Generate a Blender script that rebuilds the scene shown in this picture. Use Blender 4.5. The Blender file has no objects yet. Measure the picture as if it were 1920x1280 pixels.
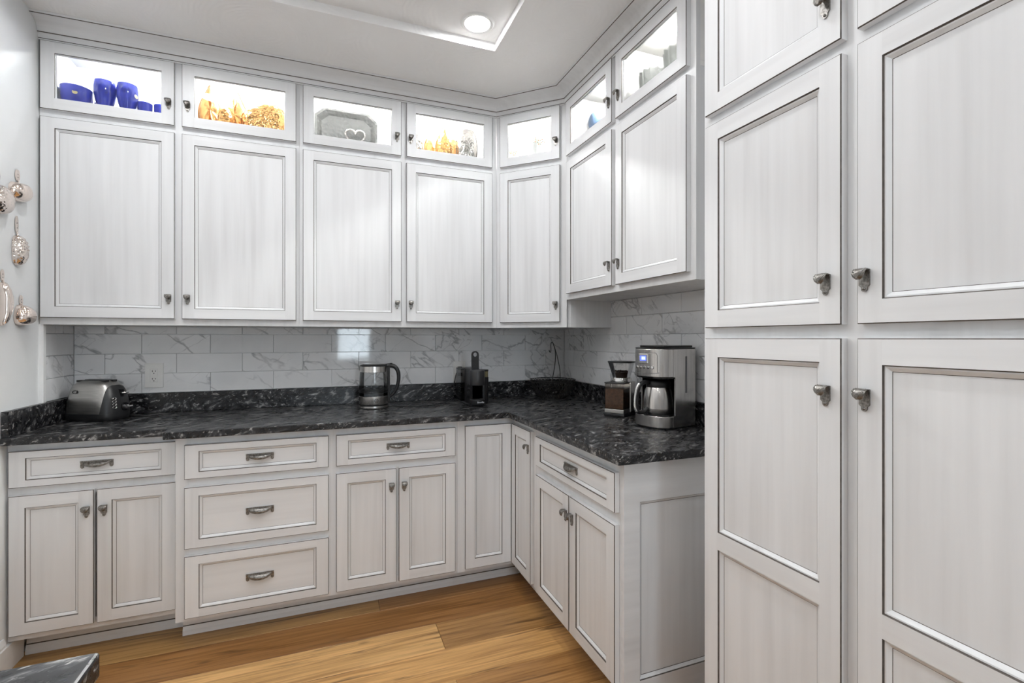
import bpy, bmesh, math, random
from mathutils import Vector, Matrix
R = math.radians
sc = bpy.context.scene
COL = sc.collection
random.seed(7)

# ------------------------------------------------------------------ camera, world, lights, exposure
cam_d = bpy.data.cameras.new('camera')
cam_d.sensor_width = 36.0
cam_d.lens = 907.0 / 1920.0 * 36.0
cam_d.shift_y = -6.0 / 1920.0
cam_d.clip_start = 0.02
cam = bpy.data.objects.new('camera', cam_d)
COL.objects.link(cam)
cam.location = (0, 0, 1.30)
cam.rotation_euler = (R(90), 0, R(-21.0))
sc.camera = cam

W = bpy.data.worlds.new('sky_world')
sc.world = W
W.use_nodes = True
W.node_tree.nodes['Background'].inputs[0].default_value = (0.80, 0.90, 1.0, 1)
W.node_tree.nodes['Background'].inputs[1].default_value = 13.0

sc.view_settings.view_transform = 'Standard'
sc.view_settings.look = 'None'
sc.view_settings.gamma = 1.0
sc.view_settings.use_curve_mapping = False
sc.view_settings.exposure = 0.28
sc.cycles.max_bounces = 7
sc.cycles.diffuse_bounces = 4
sc.cycles.glossy_bounces = 3
sc.cycles.transmission_bounces = 5
sc.cycles.transparent_max_bounces = 10
sc.cycles.sample_clamp_indirect = 12.0
sc.cycles.adaptive_threshold = 0.025
sc.cycles.caustics_reflective = False
sc.cycles.caustics_refractive = False

CAN_POWER = 1.75
CAN_COLOR = (0.975, 1.0, 1.035)
LED_STRENGTH = 640.0
CANS = [(0.64, 2.105), (-0.63, 2.105), (0.64, 0.98), (-0.63, 0.98), (0.64, -0.15), (-0.63, -0.15), (-0.02, -0.9), (0.0, 1.55), (0.0, 0.42), (0.0, -1.4)]  # beyond the first, most cans are unseen additions that light the room
CAN_GAIN = {0: 2.0, 1: 2.2, 2: 1.2, 7: 2.0, 8: 1.7, 9: 1.5}

# portal that guides daylight through the window behind the camera
for loc_, rot_, w_, h_ in (((0.435, -2.72, 1.535), (R(90), 0, 0), 0.62, 1.28),):
    pl = bpy.data.lights.new('window_portal', 'AREA')
    pl.shape = 'RECTANGLE'; pl.size = w_; pl.size_y = h_
    pl.cycles.is_portal = True
    po = bpy.data.objects.new('window_portal', pl); COL.objects.link(po)
    po.location = loc_; po.rotation_euler = rot_

# ------------------------------------------------------------------ main dimensions
XL, XR_, YB, YF = -1.17, 1.548, 3.008, -2.60      # room
CEIL = 2.69
TRAY = (-0.76, 0.762, -1.9, 2.217, 2.73)
CT = 0.916                                        # counter top

# ------------------------------------------------------------------ mesh helpers
class MB:
    def __init__(s): s.v = []; s.f = []; s.m = []
    def add(s, vs, fs, mat=0):
        o = len(s.v); s.v += [tuple(map(float, p)) for p in vs]
        for k, f in enumerate(fs):
            s.f.append([o + i for i in f]); s.m.append(mat[k] if isinstance(mat, (list, tuple)) else mat)
    def quad(s, a, b, c, d, mat=0): s.add([a, b, c, d], [(0, 1, 2, 3)], mat)
    def box(s, x0, x1, y0, y1, z0, z1, mat=0):
        s.add([(x0,y0,z0),(x1,y0,z0),(x1,y1,z0),(x0,y1,z0),(x0,y0,z1),(x1,y0,z1),(x1,y1,z1),(x0,y1,z1)],
              [(0,3,2,1),(4,5,6,7),(0,1,5,4),(1,2,6,5),(2,3,7,6),(3,0,4,7)], mat)
    def prism(s, poly, a, b, axis='z', mat=0):
        def P(p, t):
            return {'z': (p[0], p[1], t), 'y': (p[0], t, p[1]), 'x': (t, p[0], p[1])}[axis]
        n = len(poly)
        s.add([P(p, a) for p in poly] + [P(p, b) for p in poly],
              [tuple(range(n))[::-1], tuple(range(n, 2*n))] + [(i, (i+1) % n, n+(i+1) % n, n+i) for i in range(n)], mat)
    def lathe(s, prof, n=32, c=(0,0,0), mat=0, a0=0.0, a1=2*math.pi, sx=1.0, sy=1.0):
        full = abs(a1 - a0 - 2*math.pi) < 1e-6
        k = n if full else n + 1
        vs = []
        for r, z in prof:
            for i in range(k):
                t = a0 + (a1 - a0) * i / n
                vs.append((c[0] + sx*r*math.cos(t), c[1] + sy*r*math.sin(t), c[2] + z))
        fs = []; ms = []
        for j in range(len(prof) - 1):
            for i in range(n):
                i2 = (i + 1) % k
                fs.append((j*k + i, j*k + i2, (j+1)*k + i2, (j+1)*k + i))
                ms.append(mat[j] if isinstance(mat, (list, tuple)) else mat)
        s.add(vs, fs, ms)
    def tube(s, path, r, n=8, mat=0, closed=False, cap=True):
        path = [Vector(p) for p in path]; m = len(path); vs = []; up = None
        rr = r if isinstance(r, (list, tuple)) else [r] * m
        for i, p in enumerate(path):
            if closed: t = path[(i+1) % m] - path[i-1]
            else: t = path[min(i+1, m-1)] - path[max(i-1, 0)]
            t.normalize()
            if up is None:
                up = Vector((0,0,1)) if abs(t.z) < 0.9 else Vector((1,0,0))
            b = t.cross(up)
            if b.length < 1e-6: b = t.cross(Vector((0,1,0)))
            b.normalize(); up = b.cross(t).normalized()
            for k in range(n):
                a = 2*math.pi*k/n
                vs.append(p + (b*math.cos(a) + up*math.sin(a)) * rr[i])
        fs = []
        for i in range(m if closed else m - 1):
            j = (i + 1) % m
            for k in range(n):
                k2 = (k + 1) % n
                fs.append((i*n+k, i*n+k2, j*n+k2, j*n+k))
        if cap and not closed:
            fs.append(tuple(range(n))[::-1]); fs.append(tuple((m-1)*n + k for k in range(n)))
        s.add(vs, fs, mat)
    def sphere(s, c, r, n=12, mat=0, sz=1.0):
        prof = [(r*math.sin(math.pi*i/8), -r*sz*math.cos(math.pi*i/8)) for i in range(9)]
        prof[0] = (1e-5, prof[0][1]); prof[-1] = (1e-5, prof[-1][1])
        s.lathe(prof, n, c, mat)
    def build(s, name, mats, parent=None, loc=(0,0,0), rot=0.0, smooth=None, recalc=True, weld=False):
        me = bpy.data.meshes.new(name)
        me.from_pydata(s.v, [], s.f)
        if not isinstance(mats, (list, tuple)): mats = [mats]
        for m in mats: me.materials.append(m)
        for p, m in zip(me.polygons, s.m): p.material_index = m
        if recalc or weld:
            bm = bmesh.new(); bm.from_mesh(me)
            if weld: bmesh.ops.remove_doubles(bm, verts=bm.verts, dist=1e-5)
            if recalc: bmesh.ops.recalc_face_normals(bm, faces=bm.faces)
            bm.to_mesh(me); bm.free()
        if smooth is not None:
            me.shade_smooth(); me.set_sharp_from_angle(angle=R(smooth))
        return link(name, me, parent, loc, rot)

def link(name, data, parent=None, loc=(0,0,0), rot=0.0):
    o = bpy.data.objects.new(name, data); COL.objects.link(o)
    if parent: o.parent = parent
    o.location = loc
    o.rotation_euler = rot if isinstance(rot, (tuple, list)) else (0, 0, rot)
    return o

def tag(o, label, cat, group=None, kind=None):
    o['label'] = label; o['category'] = cat
    if group: o['group'] = group
    if kind: o['kind'] = kind
    return o
def struct(o, label=None, cat=None):
    o['kind'] = 'structure'
    if label: o['label'] = label
    if cat: o['category'] = cat
    return o
def thing(name, label, cat, loc=(0,0,0), rot=0.0, group=None):
    return tag(link(name, None, None, loc, rot), label, cat, group)
def bevel(o, w, seg=2, ang=40):
    m = o.modifiers.new('bevel', 'BEVEL'); m.width = w; m.segments = seg; m.limit_method = 'ANGLE'; m.angle_limit = R(ang)
    return o

def grid_plate(xs, zs, holes, y0, y1):
    """flat board in the xz plane with rectangular holes, one connected mesh"""
    mb = MB()
    xs = sorted(set(round(x, 5) for x in list(xs) + [h[i] for h in holes for i in (0, 1)]))
    zs = sorted(set(round(z, 5) for z in list(zs) + [h[i] for h in holes for i in (2, 3)]))
    def solid(i, j):
        if i < 0 or j < 0 or i >= len(xs)-1 or j >= len(zs)-1: return False
        cx = (xs[i]+xs[i+1])/2; cz = (zs[j]+zs[j+1])/2
        return not any(h[0] < cx < h[1] and h[2] < cz < h[3] for h in holes)
    nz = len(zs); N = len(xs) * nz
    vs = [(x, y0, z) for x in xs for z in zs] + [(x, y1, z) for x in xs for z in zs]
    I = lambda i, j, b=0: b*N + i*nz + j
    fs = []
    for i in range(len(xs)-1):
        for j in range(len(zs)-1):
            if not solid(i, j): continue
            fs.append((I(i,j), I(i+1,j), I(i+1,j+1), I(i,j+1)))
            fs.append((I(i,j,1), I(i,j+1,1), I(i+1,j+1,1), I(i+1,j,1)))
            if not solid(i-1, j): fs.append((I(i,j), I(i,j+1), I(i,j+1,1), I(i,j,1)))
            if not solid(i+1, j): fs.append((I(i+1,j), I(i+1,j,1), I(i+1,j+1,1), I(i+1,j+1)))
            if not solid(i, j-1): fs.append((I(i,j), I(i,j,1), I(i+1,j,1), I(i+1,j)))
            if not solid(i, j+1): fs.append((I(i,j+1), I(i+1,j+1), I(i+1,j+1,1), I(i,j+1,1)))
    used = sorted({k for f in fs for k in f}); mp = {k: n for n, k in enumerate(used)}
    mb.add([vs[k] for k in used], [tuple(mp[k] for k in f) for f in fs])
    return mb

# ------------------------------------------------------------------ materials
def mat_new(name):
    m = bpy.data.materials.new(name); m.use_nodes = True
    nt = m.node_tree; b = nt.nodes['Principled BSDF']
    return m, nt, b
def N(nt, kind, **kw):
    n = nt.nodes.new(kind)
    for k, v in kw.items():
        if k.startswith('i_'):
            key = k[2:].replace('_', ' ')
            n.inputs[key].default_value = v
        else: setattr(n, k, v)
    return n
def ramp(nt, fac, stops, interp='LINEAR'):
    r = nt.nodes.new('ShaderNodeValToRGB'); r.color_ramp.interpolation = interp
    e = r.color_ramp.elements
    while len(e) < len(stops): e.new(0.5)
    for k, (p, c) in enumerate(stops):
        e[k].position = p; e[k].color = (*c, 1) if len(c) == 3 else c
    nt.links.new(fac, r.inputs[0]); return r.outputs[0]
def coords(nt, scale=(1,1,1), rot=(0,0,0), rand=True, kind='Object'):
    tc = N(nt, 'ShaderNodeTexCoord'); src = tc.outputs[kind]
    if rand:
        oi = N(nt, 'ShaderNodeObjectInfo'); mul = N(nt, 'ShaderNodeMath', operation='MULTIPLY'); mul.inputs[1].default_value = 37.0
        nt.links.new(oi.outputs['Random'], mul.inputs[0])
        ad = N(nt, 'ShaderNodeVectorMath', operation='ADD')
        nt.links.new(src, ad.inputs[0]); nt.links.new(mul.outputs[0], ad.inputs[1]); src = ad.outputs[0]
    mp = N(nt, 'ShaderNodeMapping'); mp.inputs['Scale'].default_value = scale; mp.inputs['Rotation'].default_value = rot
    nt.links.new(src, mp.inputs['Vector']); return mp.outputs[0]
def noise(nt, vec, scale=5, detail=4, rough=0.55, dist=0.0):
    n = N(nt, 'ShaderNodeTexNoise'); n.inputs['Scale'].default_value = scale; n.inputs['Detail'].default_value = detail
    n.inputs['Roughness'].default_value = rough; n.inputs['Distortion'].default_value = dist
    nt.links.new(vec, n.inputs['Vector']); return n.outputs['Fac']
def mixc(nt, fac, a, b, mode='MIX'):
    m = N(nt, 'ShaderNodeMix', data_type='RGBA', blend_type=mode)
    for s, v in ((m.inputs[0], fac), (m.inputs[6], a), (m.inputs[7], b)):
        if hasattr(v, 'is_linked'): nt.links.new(v, s)
        else: s.default_value = v if not isinstance(v, tuple) or len(v) == 4 else (*v, 1)
    return m.outputs[2]
def math_(nt, op, a, b=None, c=None):
    m = N(nt, 'ShaderNodeMath', operation=op)
    for s, v in zip(m.inputs, (a, b, c)):
        if v is None: continue
        if hasattr(v, 'is_linked'): nt.links.new(v, s)
        else: s.default_value = v
    return m.outputs[0]
def bump(nt, b, h, strength=0.2, dist=0.002):
    n = N(nt, 'ShaderNodeBump'); n.inputs['Strength'].default_value = strength; n.inputs['Distance'].default_value = dist
    nt.links.new(h, n.inputs['Height']); nt.links.new(n.outputs[0], b.inputs['Normal'])
def simple(name, col, rough=0.5, metal=0.0, **kw):
    m, nt, b = mat_new(name)
    b.inputs['Roughness'].default_value = rough; b.inputs['Metallic'].default_value = metal
    # slight procedural mottling so that no surface is perfectly uniform
    v = coords(nt, (1,1,1)); n = noise(nt, v, kw.pop('nscale', 30), 3)
    amt = kw.pop('var', 0.06)
    c0 = tuple(max(0, c*(1-amt)) for c in col); c1 = tuple(min(1, c*(1+amt)) for c in col)
    nt.links.new(ramp(nt, n, [(0.3, c0), (0.7, c1)]), b.inputs['Base Color'])
    for k, val in kw.items(): b.inputs[k.replace('_', ' ')].default_value = val
    return m

def paint(name, axis):
    """white paint with a brushed grey glaze, streaks along the grain"""
    m, nt, b = mat_new(name)
    s1 = {'z': (26, 26, 1.1), 'x': (1.1, 26, 26)}[axis]
    s2 = {'z': (9, 9, 1.0), 'x': (1.0, 9, 9)}[axis]
    n1 = noise(nt, coords(nt, s1), 1.5, 4, 0.5); n2 = noise(nt, coords(nt, s2), 1.0, 3, 0.5)
    f = math_(nt, 'ADD', math_(nt, 'MULTIPLY', n1, 0.42), math_(nt, 'MULTIPLY', n2, 0.58))
    c = ramp(nt, f, [(0.28, (0.655, 0.655, 0.658)), (0.45, (0.735, 0.738, 0.744)), (0.60, (0.785, 0.789, 0.796)), (0.8, (0.805, 0.809, 0.816))])
    nt.links.new(c, b.inputs['Base Color'])
    b.inputs['Roughness'].default_value = 0.38
    b.inputs['Specular IOR Level'].default_value = 0.35
    return m
M_PV = paint('glazed_paint_vertical', 'z')
M_PH = paint('glazed_paint_horizontal', 'x')
M_GL = simple('dark_glaze', (0.095, 0.080, 0.070), 0.6, var=0.35, nscale=60)
M_IN = simple('cabinet_interior', (0.85, 0.84, 0.82), 0.5, var=0.02)
M_WALL = simple('wall_paint', (0.80, 0.81, 0.81), 0.6, var=0.015, nscale=8)
M_TRIM = simple('trim_paint', (0.82, 0.82, 0.815), 0.35, var=0.02, nscale=10)

def granite():
    m, nt, b = mat_new('black_granite')
    base = coords(nt, (1, 1, 1), rand=False)
    wn = N(nt, 'ShaderNodeTexNoise'); wn.inputs['Scale'].default_value = 2.2; wn.inputs['Detail'].default_value = 3
    nt.links.new(base, wn.inputs['Vector'])
    sub = N(nt, 'ShaderNodeVectorMath', operation='SUBTRACT'); sub.inputs[1].default_value = (0.5, 0.5, 0.5)
    nt.links.new(wn.outputs['Color'], sub.inputs[0])
    sc_ = N(nt, 'ShaderNodeVectorMath', operation='SCALE'); sc_.inputs['Scale'].default_value = 0.22
    nt.links.new(sub.outputs[0], sc_.inputs[0])
    ad = N(nt, 'ShaderNodeVectorMath', operation='ADD'); nt.links.new(base, ad.inputs[0]); nt.links.new(sc_.outputs[0], ad.inputs[1])
    m0 = N(nt, 'ShaderNodeMapping'); m0.inputs['Rotation'].default_value = (R(30), R(38), R(-12)); nt.links.new(ad.outputs[0], m0.inputs['Vector'])
    mp = N(nt, 'ShaderNodeMapping'); mp.inputs['Scale'].default_value = (6, 40, 34)
    nt.links.new(m0.outputs[0], mp.inputs['Vector'])
    n1 = noise(nt, mp.outputs[0], 1.0, 8, 0.62)
    mp2 = N(nt, 'ShaderNodeMapping'); mp2.inputs['Scale'].default_value = (22, 110, 95)
    nt.links.new(m0.outputs[0], mp2.inputs['Vector'])
    n2 = noise(nt, mp2.outputs[0], 1.0, 6, 0.6)
    c1 = ramp(nt, n1, [(0.42, (0.006, 0.006, 0.007)), (0.54, (0.015, 0.015, 0.017)), (0.595, (0.060, 0.060, 0.063)), (0.665, (0.30, 0.295, 0.285))])
    flk = ramp(nt, n2, [(0.58, (0, 0, 0)), (0.67, (0.42, 0.41, 0.395))])
    c = mixc(nt, 0.8, c1, flk, 'ADD')
    nt.links.new(c, b.inputs['Base Color'])
    nt.links.new(ramp(nt, n1, [(0.3, (0.22,)*3), (0.7, (0.36,)*3)]), b.inputs['Roughness'])
    return m
M_GR = granite()

def marble():
    m, nt, b = mat_new('marble_tile')
    v = coords(nt, (1, 1, 1))
    def vein(sx, sz, ang, scale, width, lo, hi):
        m0 = N(nt, 'ShaderNodeMapping'); m0.inputs['Rotation'].default_value = (0, ang, 0); nt.links.new(v, m0.inputs['Vector'])
        mp = N(nt, 'ShaderNodeMapping'); mp.inputs['Scale'].default_value = (sx, sx, sz)
        nt.links.new(m0.outputs[0], mp.inputs['Vector'])
        n = noise(nt, mp.outputs[0], scale, 4, 0.5, 0.35)
        d = math_(nt, 'ABSOLUTE', math_(nt, 'SUBTRACT', n, 0.5))
        mk = noise(nt, v, 3.1, 2)
        line = ramp(nt, d, [(0.0, (1,)*3), (width, (0,)*3)])
        mask = ramp(nt, mk, [(lo, (0,)*3), (hi, (1,)*3)])
        return math_(nt, 'MULTIPLY', line, mask)
    a = vein(2.6, 7.0, R(-36), 1.0, 0.020, 0.40, 0.56)
    c_ = vein(3.0, 8.0, R(38), 1.0, 0.010, 0.43, 0.58)
    cloud = ramp(nt, noise(nt, v, 6, 4), [(0.3, (0.735, 0.74, 0.75)), (0.65, (0.80, 0.80, 0.805))])
    col = mixc(nt, math_(nt, 'MULTIPLY', a, 0.85), cloud, (0.30, 0.305, 0.32))
    col = mixc(nt, math_(nt, 'MULTIPLY', c_, 0.6), col, (0.40, 0.40, 0.41))
    nt.links.new(col, b.inputs['Base Color'])
    b.inputs['Roughness'].default_value = 0.055
    return m
M_MARB = marble()
M_GROUT = simple('grout', (0.58, 0.58, 0.58), 0.8)

def wood():
    m, nt, b = mat_new('hickory_plank')
    oi = N(nt, 'ShaderNodeObjectInfo')
    n1 = noise(nt, coords(nt, (1.5, 46, 8)), 1.6, 7, 0.62, 0.35)
    n2 = noise(nt, coords(nt, (0.9, 7, 3)), 1.5, 3, 0.5, 0.8)
    n3 = noise(nt, coords(nt, (1.1, 13, 3)), 1.6, 4, 0.55, 1.2)
    g = ramp(nt, n1, [(0.32, (0.58, 0.50, 0.42)), (0.58, (1.06, 1.06, 1.06))])
    c = mixc(nt, 1.0, oi.outputs['Color'], g, 'MULTIPLY')
    c = mixc(nt, 1.0, c, ramp(nt, n2, [(0.3, (0.82, 0.76, 0.68)), (0.6, (1.06, 1.04, 1.02))]), 'MULTIPLY')
    hw = ramp(nt, n3, [(0.585, (0,)*3), (0.68, (1,)*3)])
    c = mixc(nt, math_(nt, 'MULTIPLY', hw, 0.75), c, (0.105, 0.048, 0.018))
    # scattered knots
    vo = N(nt, 'ShaderNodeTexVoronoi'); vo.inputs['Scale'].default_value = 1.0
    nt.links.new(coords(nt, (2.1, 5.2, 1)), vo.inputs['Vector'])
    kn = ramp(nt, vo.outputs['Distance'], [(0.035, (1,)*3), (0.085, (0,)*3)])
    c = mixc(nt, math_(nt, 'MULTIPLY', kn, 0.7), c, (0.06, 0.026, 0.010))
    nt.links.new(c, b.inputs['Base Color'])
    b.inputs['Roughness'].default_value = 0.33
    b.inputs['Specular IOR Level'].default_value = 0.4
    return m
M_WOOD = wood()

def ceiling_mat():
    m, nt, b = mat_new('swirled_plaster')
    v = coords(nt, (1, 1, 1), rand=False)
    vo = N(nt, 'ShaderNodeTexVoronoi'); vo.inputs['Scale'].default_value = 2.6
    nt.links.new(v, vo.inputs['Vector'])
    dn = math_(nt, 'ADD', vo.outputs['Distance'], math_(nt, 'MULTIPLY', noise(nt, v, 9, 3), 0.10))
    w = math_(nt, 'SINE', math_(nt, 'MULTIPLY', dn, 130.0))
    w = math_(nt, 'MULTIPLY', w, noise(nt, v, 7, 3))
    b.inputs['Base Color'].default_value = (0.74, 0.725, 0.71, 1)
    nt.links.new(ramp(nt, noise(nt, v, 3, 3), [(0.3, (0.87, 0.862, 0.855)), (0.7, (0.90, 0.893, 0.887))]), b.inputs['Base Color'])
    b.inputs['Roughness'].default_value = 0.55
    bump(nt, b, w, 0.22, 0.003)
    return m
M_CEIL = ceiling_mat()

def brushed(name, col, rough, axis=2):
    m, nt, b = mat_new(name)
    s = [60, 60, 60]; s[axis] = 2
    n = noise(nt, coords(nt, tuple(s)), 3, 4)
    nt.links.new(ramp(nt, n, [(0.3, tuple(c*0.82 for c in col)), (0.7, tuple(min(1, c*1.08) for c in col))]), b.inputs['Base Color'])
    b.inputs['Metallic'].default_value = 1.0; b.inputs['Roughness'].default_value = rough
    return m
M_STEEL = brushed('brushed_steel', (0.55, 0.54, 0.52), 0.30, 0)
M_STEELV = brushed('brushed_steel_vertical', (0.60, 0.58, 0.56), 0.26, 2)
M_CHROME = simple('chrome', (0.80, 0.79, 0.78), 0.08, 1.0, var=0.02)
M_BLK = simple('black_plastic', (0.012, 0.012, 0.013), 0.38, var=0.2)
M_BLKG = simple('gloss_black_plastic', (0.008, 0.008, 0.009), 0.12, var=0.2)
M_GREY = simple('grey_plastic', (0.13, 0.13, 0.135), 0.4, var=0.05)
M_DGREY = simple('dark_grey_plastic', (0.022, 0.022, 0.024), 0.36, var=0.05)
M_WHITEP = simple('white_plastic', (0.78, 0.77, 0.75), 0.35, var=0.02)
M_WIRE = simple('black_wire', (0.015, 0.014, 0.013), 0.45, var=0.2)
M_BLUE = simple('cobalt_glass', (0.045, 0.06, 0.42), 0.06, 0.0, var=0.15, Transmission_Weight=0.35)
M_CERAM = simple('white_ceramic', (0.86, 0.85, 0.84), 0.15, var=0.02)
M_ORANGE = simple('orange_glaze', (0.75, 0.36, 0.12), 0.3)
M_GREEN = simple('green_glaze', (0.35, 0.40, 0.28), 0.3)
M_CRYST = simple('cut_crystal', (0.92, 0.95, 0.95), 0.03, var=0.02, Transmission_Weight=0.75)
M_BEAN = simple('coffee_beans', (0.025, 0.013, 0.008), 0.35, var=0.5)
M_GROUND = simple('ground_coffee', (0.17, 0.080, 0.038), 0.7, var=0.35, nscale=80)
M_PRINT = simple('grey_print', (0.35, 0.35, 0.36), 0.5)

def pewter():
    m, nt, b = mat_new('antique_pewter')
    v = coords(nt, (1,1,1), rand=False)
    n = noise(nt, v, 160, 4, 0.6); w = noise(nt, v, 40, 3)
    nt.links.new(ramp(nt, n, [(0.35, (0.13, 0.12, 0.108)), (0.62, (0.33, 0.315, 0.295))]), b.inputs['Base Color'])
    b.inputs['Metallic'].default_value = 0.9; b.inputs['Roughness'].default_value = 0.36
    bump(nt, b, n, 0.25, 0.001)
    return m
M_PEW = pewter()
def hammered(name, col, rough, scale, strength):
    m, nt, b = mat_new(name)
    v = coords(nt, (1,1,1)); vo = N(nt, 'ShaderNodeTexVoronoi'); vo.inputs['Scale'].default_value = scale
    nt.links.new(v, vo.inputs['Vector'])
    nt.links.new(ramp(nt, noise(nt, v, 25, 3), [(0.3, tuple(c*0.85 for c in col)), (0.7, col)]), b.inputs['Base Color'])
    b.inputs['Metallic'].default_value = 1.0; b.inputs['Roughness'].default_value = rough
    bump(nt, b, vo.outputs['Distance'], strength, 0.004)
    return m
M_ROSE = simple('rose_silver', (0.86, 0.755, 0.69), 0.10, 1.0, var=0.04)
M_ROSEH = hammered('hammered_rose_silver', (0.86, 0.77, 0.71), 0.10, 110, 0.5)
M_COPPER = hammered('copper', (0.62, 0.33, 0.13), 0.24, 90, 0.25)
M_COPPERS = hammered('scaled_copper', (0.64, 0.35, 0.14), 0.20, 75, 0.9)
M_TIN = hammered('tinned_mold', (0.55, 0.52, 0.50), 0.22, 80, 0.6)
M_TRAYM = hammered('embossed_pewter', (0.19, 0.19, 0.187), 0.5, 60, 0.9)

def thin_glass(name, tint=(1,1,1), refl=1.0):
    m, nt, b = mat_new(name)
    out = nt.nodes['Material Output']
    tr = N(nt, 'ShaderNodeBsdfTransparent'); tr.inputs[0].default_value = (*tint, 1)
    gl = N(nt, 'ShaderNodeBsdfGlossy'); gl.inputs['Roughness'].default_value = 0.02
    fr = N(nt, 'ShaderNodeFresnel'); fr.inputs[0].default_value = 1.45
    mx = N(nt, 'ShaderNodeMixShader')
    nt.links.new(math_(nt, 'MULTIPLY', fr.outputs[0], refl), mx.inputs[0]); nt.links.new(tr.outputs[0], mx.inputs[1]); nt.links.new(gl.outputs[0], mx.inputs[2])
    nt.links.new(mx.outputs[0], out.inputs[0]); nt.nodes.remove(b)
    return m
M_PANE = thin_glass('clear_pane', (0.97, 0.985, 0.98), 0.7)
M_KGLASS = thin_glass('kettle_glass', (0.93, 0.94, 0.945), 0.9)
M_WATER = thin_glass('water', (0.80, 0.82, 0.84), 1.0)
M_CLEARP = thin_glass('clear_plastic', (0.93, 0.92, 0.91), 1.0)
M_SMOKE = thin_glass('smoked_tank', (0.55, 0.55, 0.56), 1.0)

def emit(name, col, s):
    m, nt, b = mat_new(name)
    b.inputs['Base Color'].default_value = (*col, 1); b.inputs['Emission Color'].default_value = (*col, 1); b.inputs['Emission Strength'].default_value = s
    return m
M_LENS = emit('lamp_lens', (1.0, 0.97, 0.93), 25.0)
M_LEDW = emit('led_warm', (1.0, 0.985, 0.97), LED_STRENGTH)
M_LEDC = emit('led_cool', (0.94, 0.97, 1.0), LED_STRENGTH * 0.24)
M_LCD = emit('lcd_blue', (0.10, 0.16, 0.95), 0.9)
M_LCD2 = emit('lcd_light', (0.45, 0.50, 1.0), 1.0)

# ------------------------------------------------------------------ room shell
mb = MB(); mb.box(XL-0.4, XR_+0.3, YF-0.3, YB+0.2, -0.12, -0.012)
floor = struct(mb.build('floor', M_GROUT))
PW = 0.1945
TINTS = [(0.56,0.335,0.135), (0.30,0.145,0.050), (0.62,0.40,0.175), (0.56,0.32,0.125), (0.52,0.29,0.105), (0.60,0.37,0.15), (0.38,0.20,0.075)]
rows = {0: [(-1.25,0.24,(0.42,0.25,0.095)), (0.24,1.6,(0.34,0.175,0.062))],
        1: [(-1.25,-0.95,TINTS[3]), (-0.95,1.6,(0.33,0.165,0.058))],
        2: [(-1.25,0.466,(0.72,0.445,0.185)), (0.466,1.6,(0.43,0.24,0.088))],
        3: [(-1.25,-0.5,TINTS[0]), (-0.5,1.6,(0.68,0.40,0.155))],
        4: [(-1.25,0.461,(0.66,0.40,0.16)), (0.461,1.6,(0.44,0.235,0.085))],
        -1: [(-1.25,1.6,(0.45,0.26,0.10))], -2: [(-1.25,1.6,(0.45,0.26,0.10))]}
plank_cache = {}
for r in range(-2, 24):
    y1 = 2.575 - PW*r; y0 = y1 - PW
    segs = rows.get(r)
    if segs is None:
        c = random.uniform(-0.6, 0.9)
        segs = [(-1.25, c, random.choice(TINTS)), (c, 1.6, random.choice(TINTS))]
    for (a, b_, col) in segs:
        key = round(b_ - a, 4)
        if key not in plank_cache:
            mb = MB(); L = b_ - a; e = 0.0006; k = 0.0012
            mb.add([(e,e,-0.012),(L-e,e,-0.012),(L-e,PW-e,-0.012),(e,PW-e,-0.012),(e,e,-k),(L-e,e,-k),(L-e,PW-e,-k),(e,PW-e,-k),
                    (e+k,e+k,0),(L-e-k,e+k,0),(L-e-k,PW-e-k,0),(e+k,PW-e-k,0)],
                   [(0,1,5,4),(1,2,6,5),(2,3,7,6),(3,0,4,7),(4,5,9,8),(5,6,10,9),(6,7,11,10),(7,4,8,11),(8,9,10,11),(3,2,1,0)])
            me = mb.build('plank', M_WOOD, floor, (a, y0, 0)); plank_cache[key] = me.data; o = me
        else:
            o = link('plank', plank_cache[key], floor, (a, y0, 0))
        o.color = (*col, 1)

# ceiling with a shallow tray
tx0, tx1, ty0, ty1, tz = TRAY
mb = grid_plate([XL-0.12, XR_+0.12], [YF-0.12, YB+0.12], [(tx0, tx1, ty0, ty1)], 0, 0.04)
mb.v = [(x, z, CEIL + y) for (x, y, z) in mb.v]
ceiling = struct(mb.build('ceiling', M_CEIL))
mb = MB(); mb.box(XL-0.12, XR_+0.12, YF-0.12, YB+0.12, tz, tz+0.06)
mb.build('tray_panel', M_CEIL, ceiling)
# walls
def wall(name, x0, x1, y0, y1, z0=0.0, z1=CEIL, m=None):
    mb = MB(); mb.box(x0, x1, y0, y1, z0, z1); return struct(mb.build(name, m or M_WALL))
wall_back = wall('wall_back', XL-0.1, XR_+0.1, YB, YB+0.1)
wall_left = wall('wall_left', XL-0.1, XL, YF, YB)
wall_right = wall('wall_right', XR_, XR_+0.1, YF, YB)
WX0, WX1, WZ0, WZ1 = 0.15, 0.72, 0.92, 2.15
mb = grid_plate([XL-0.1, XR_+0.1], [0, CEIL], [(WX0, WX1, WZ0, WZ1)], YF-0.1, YF)
wall_front = struct(mb.build('wall_front', M_WALL))
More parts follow.
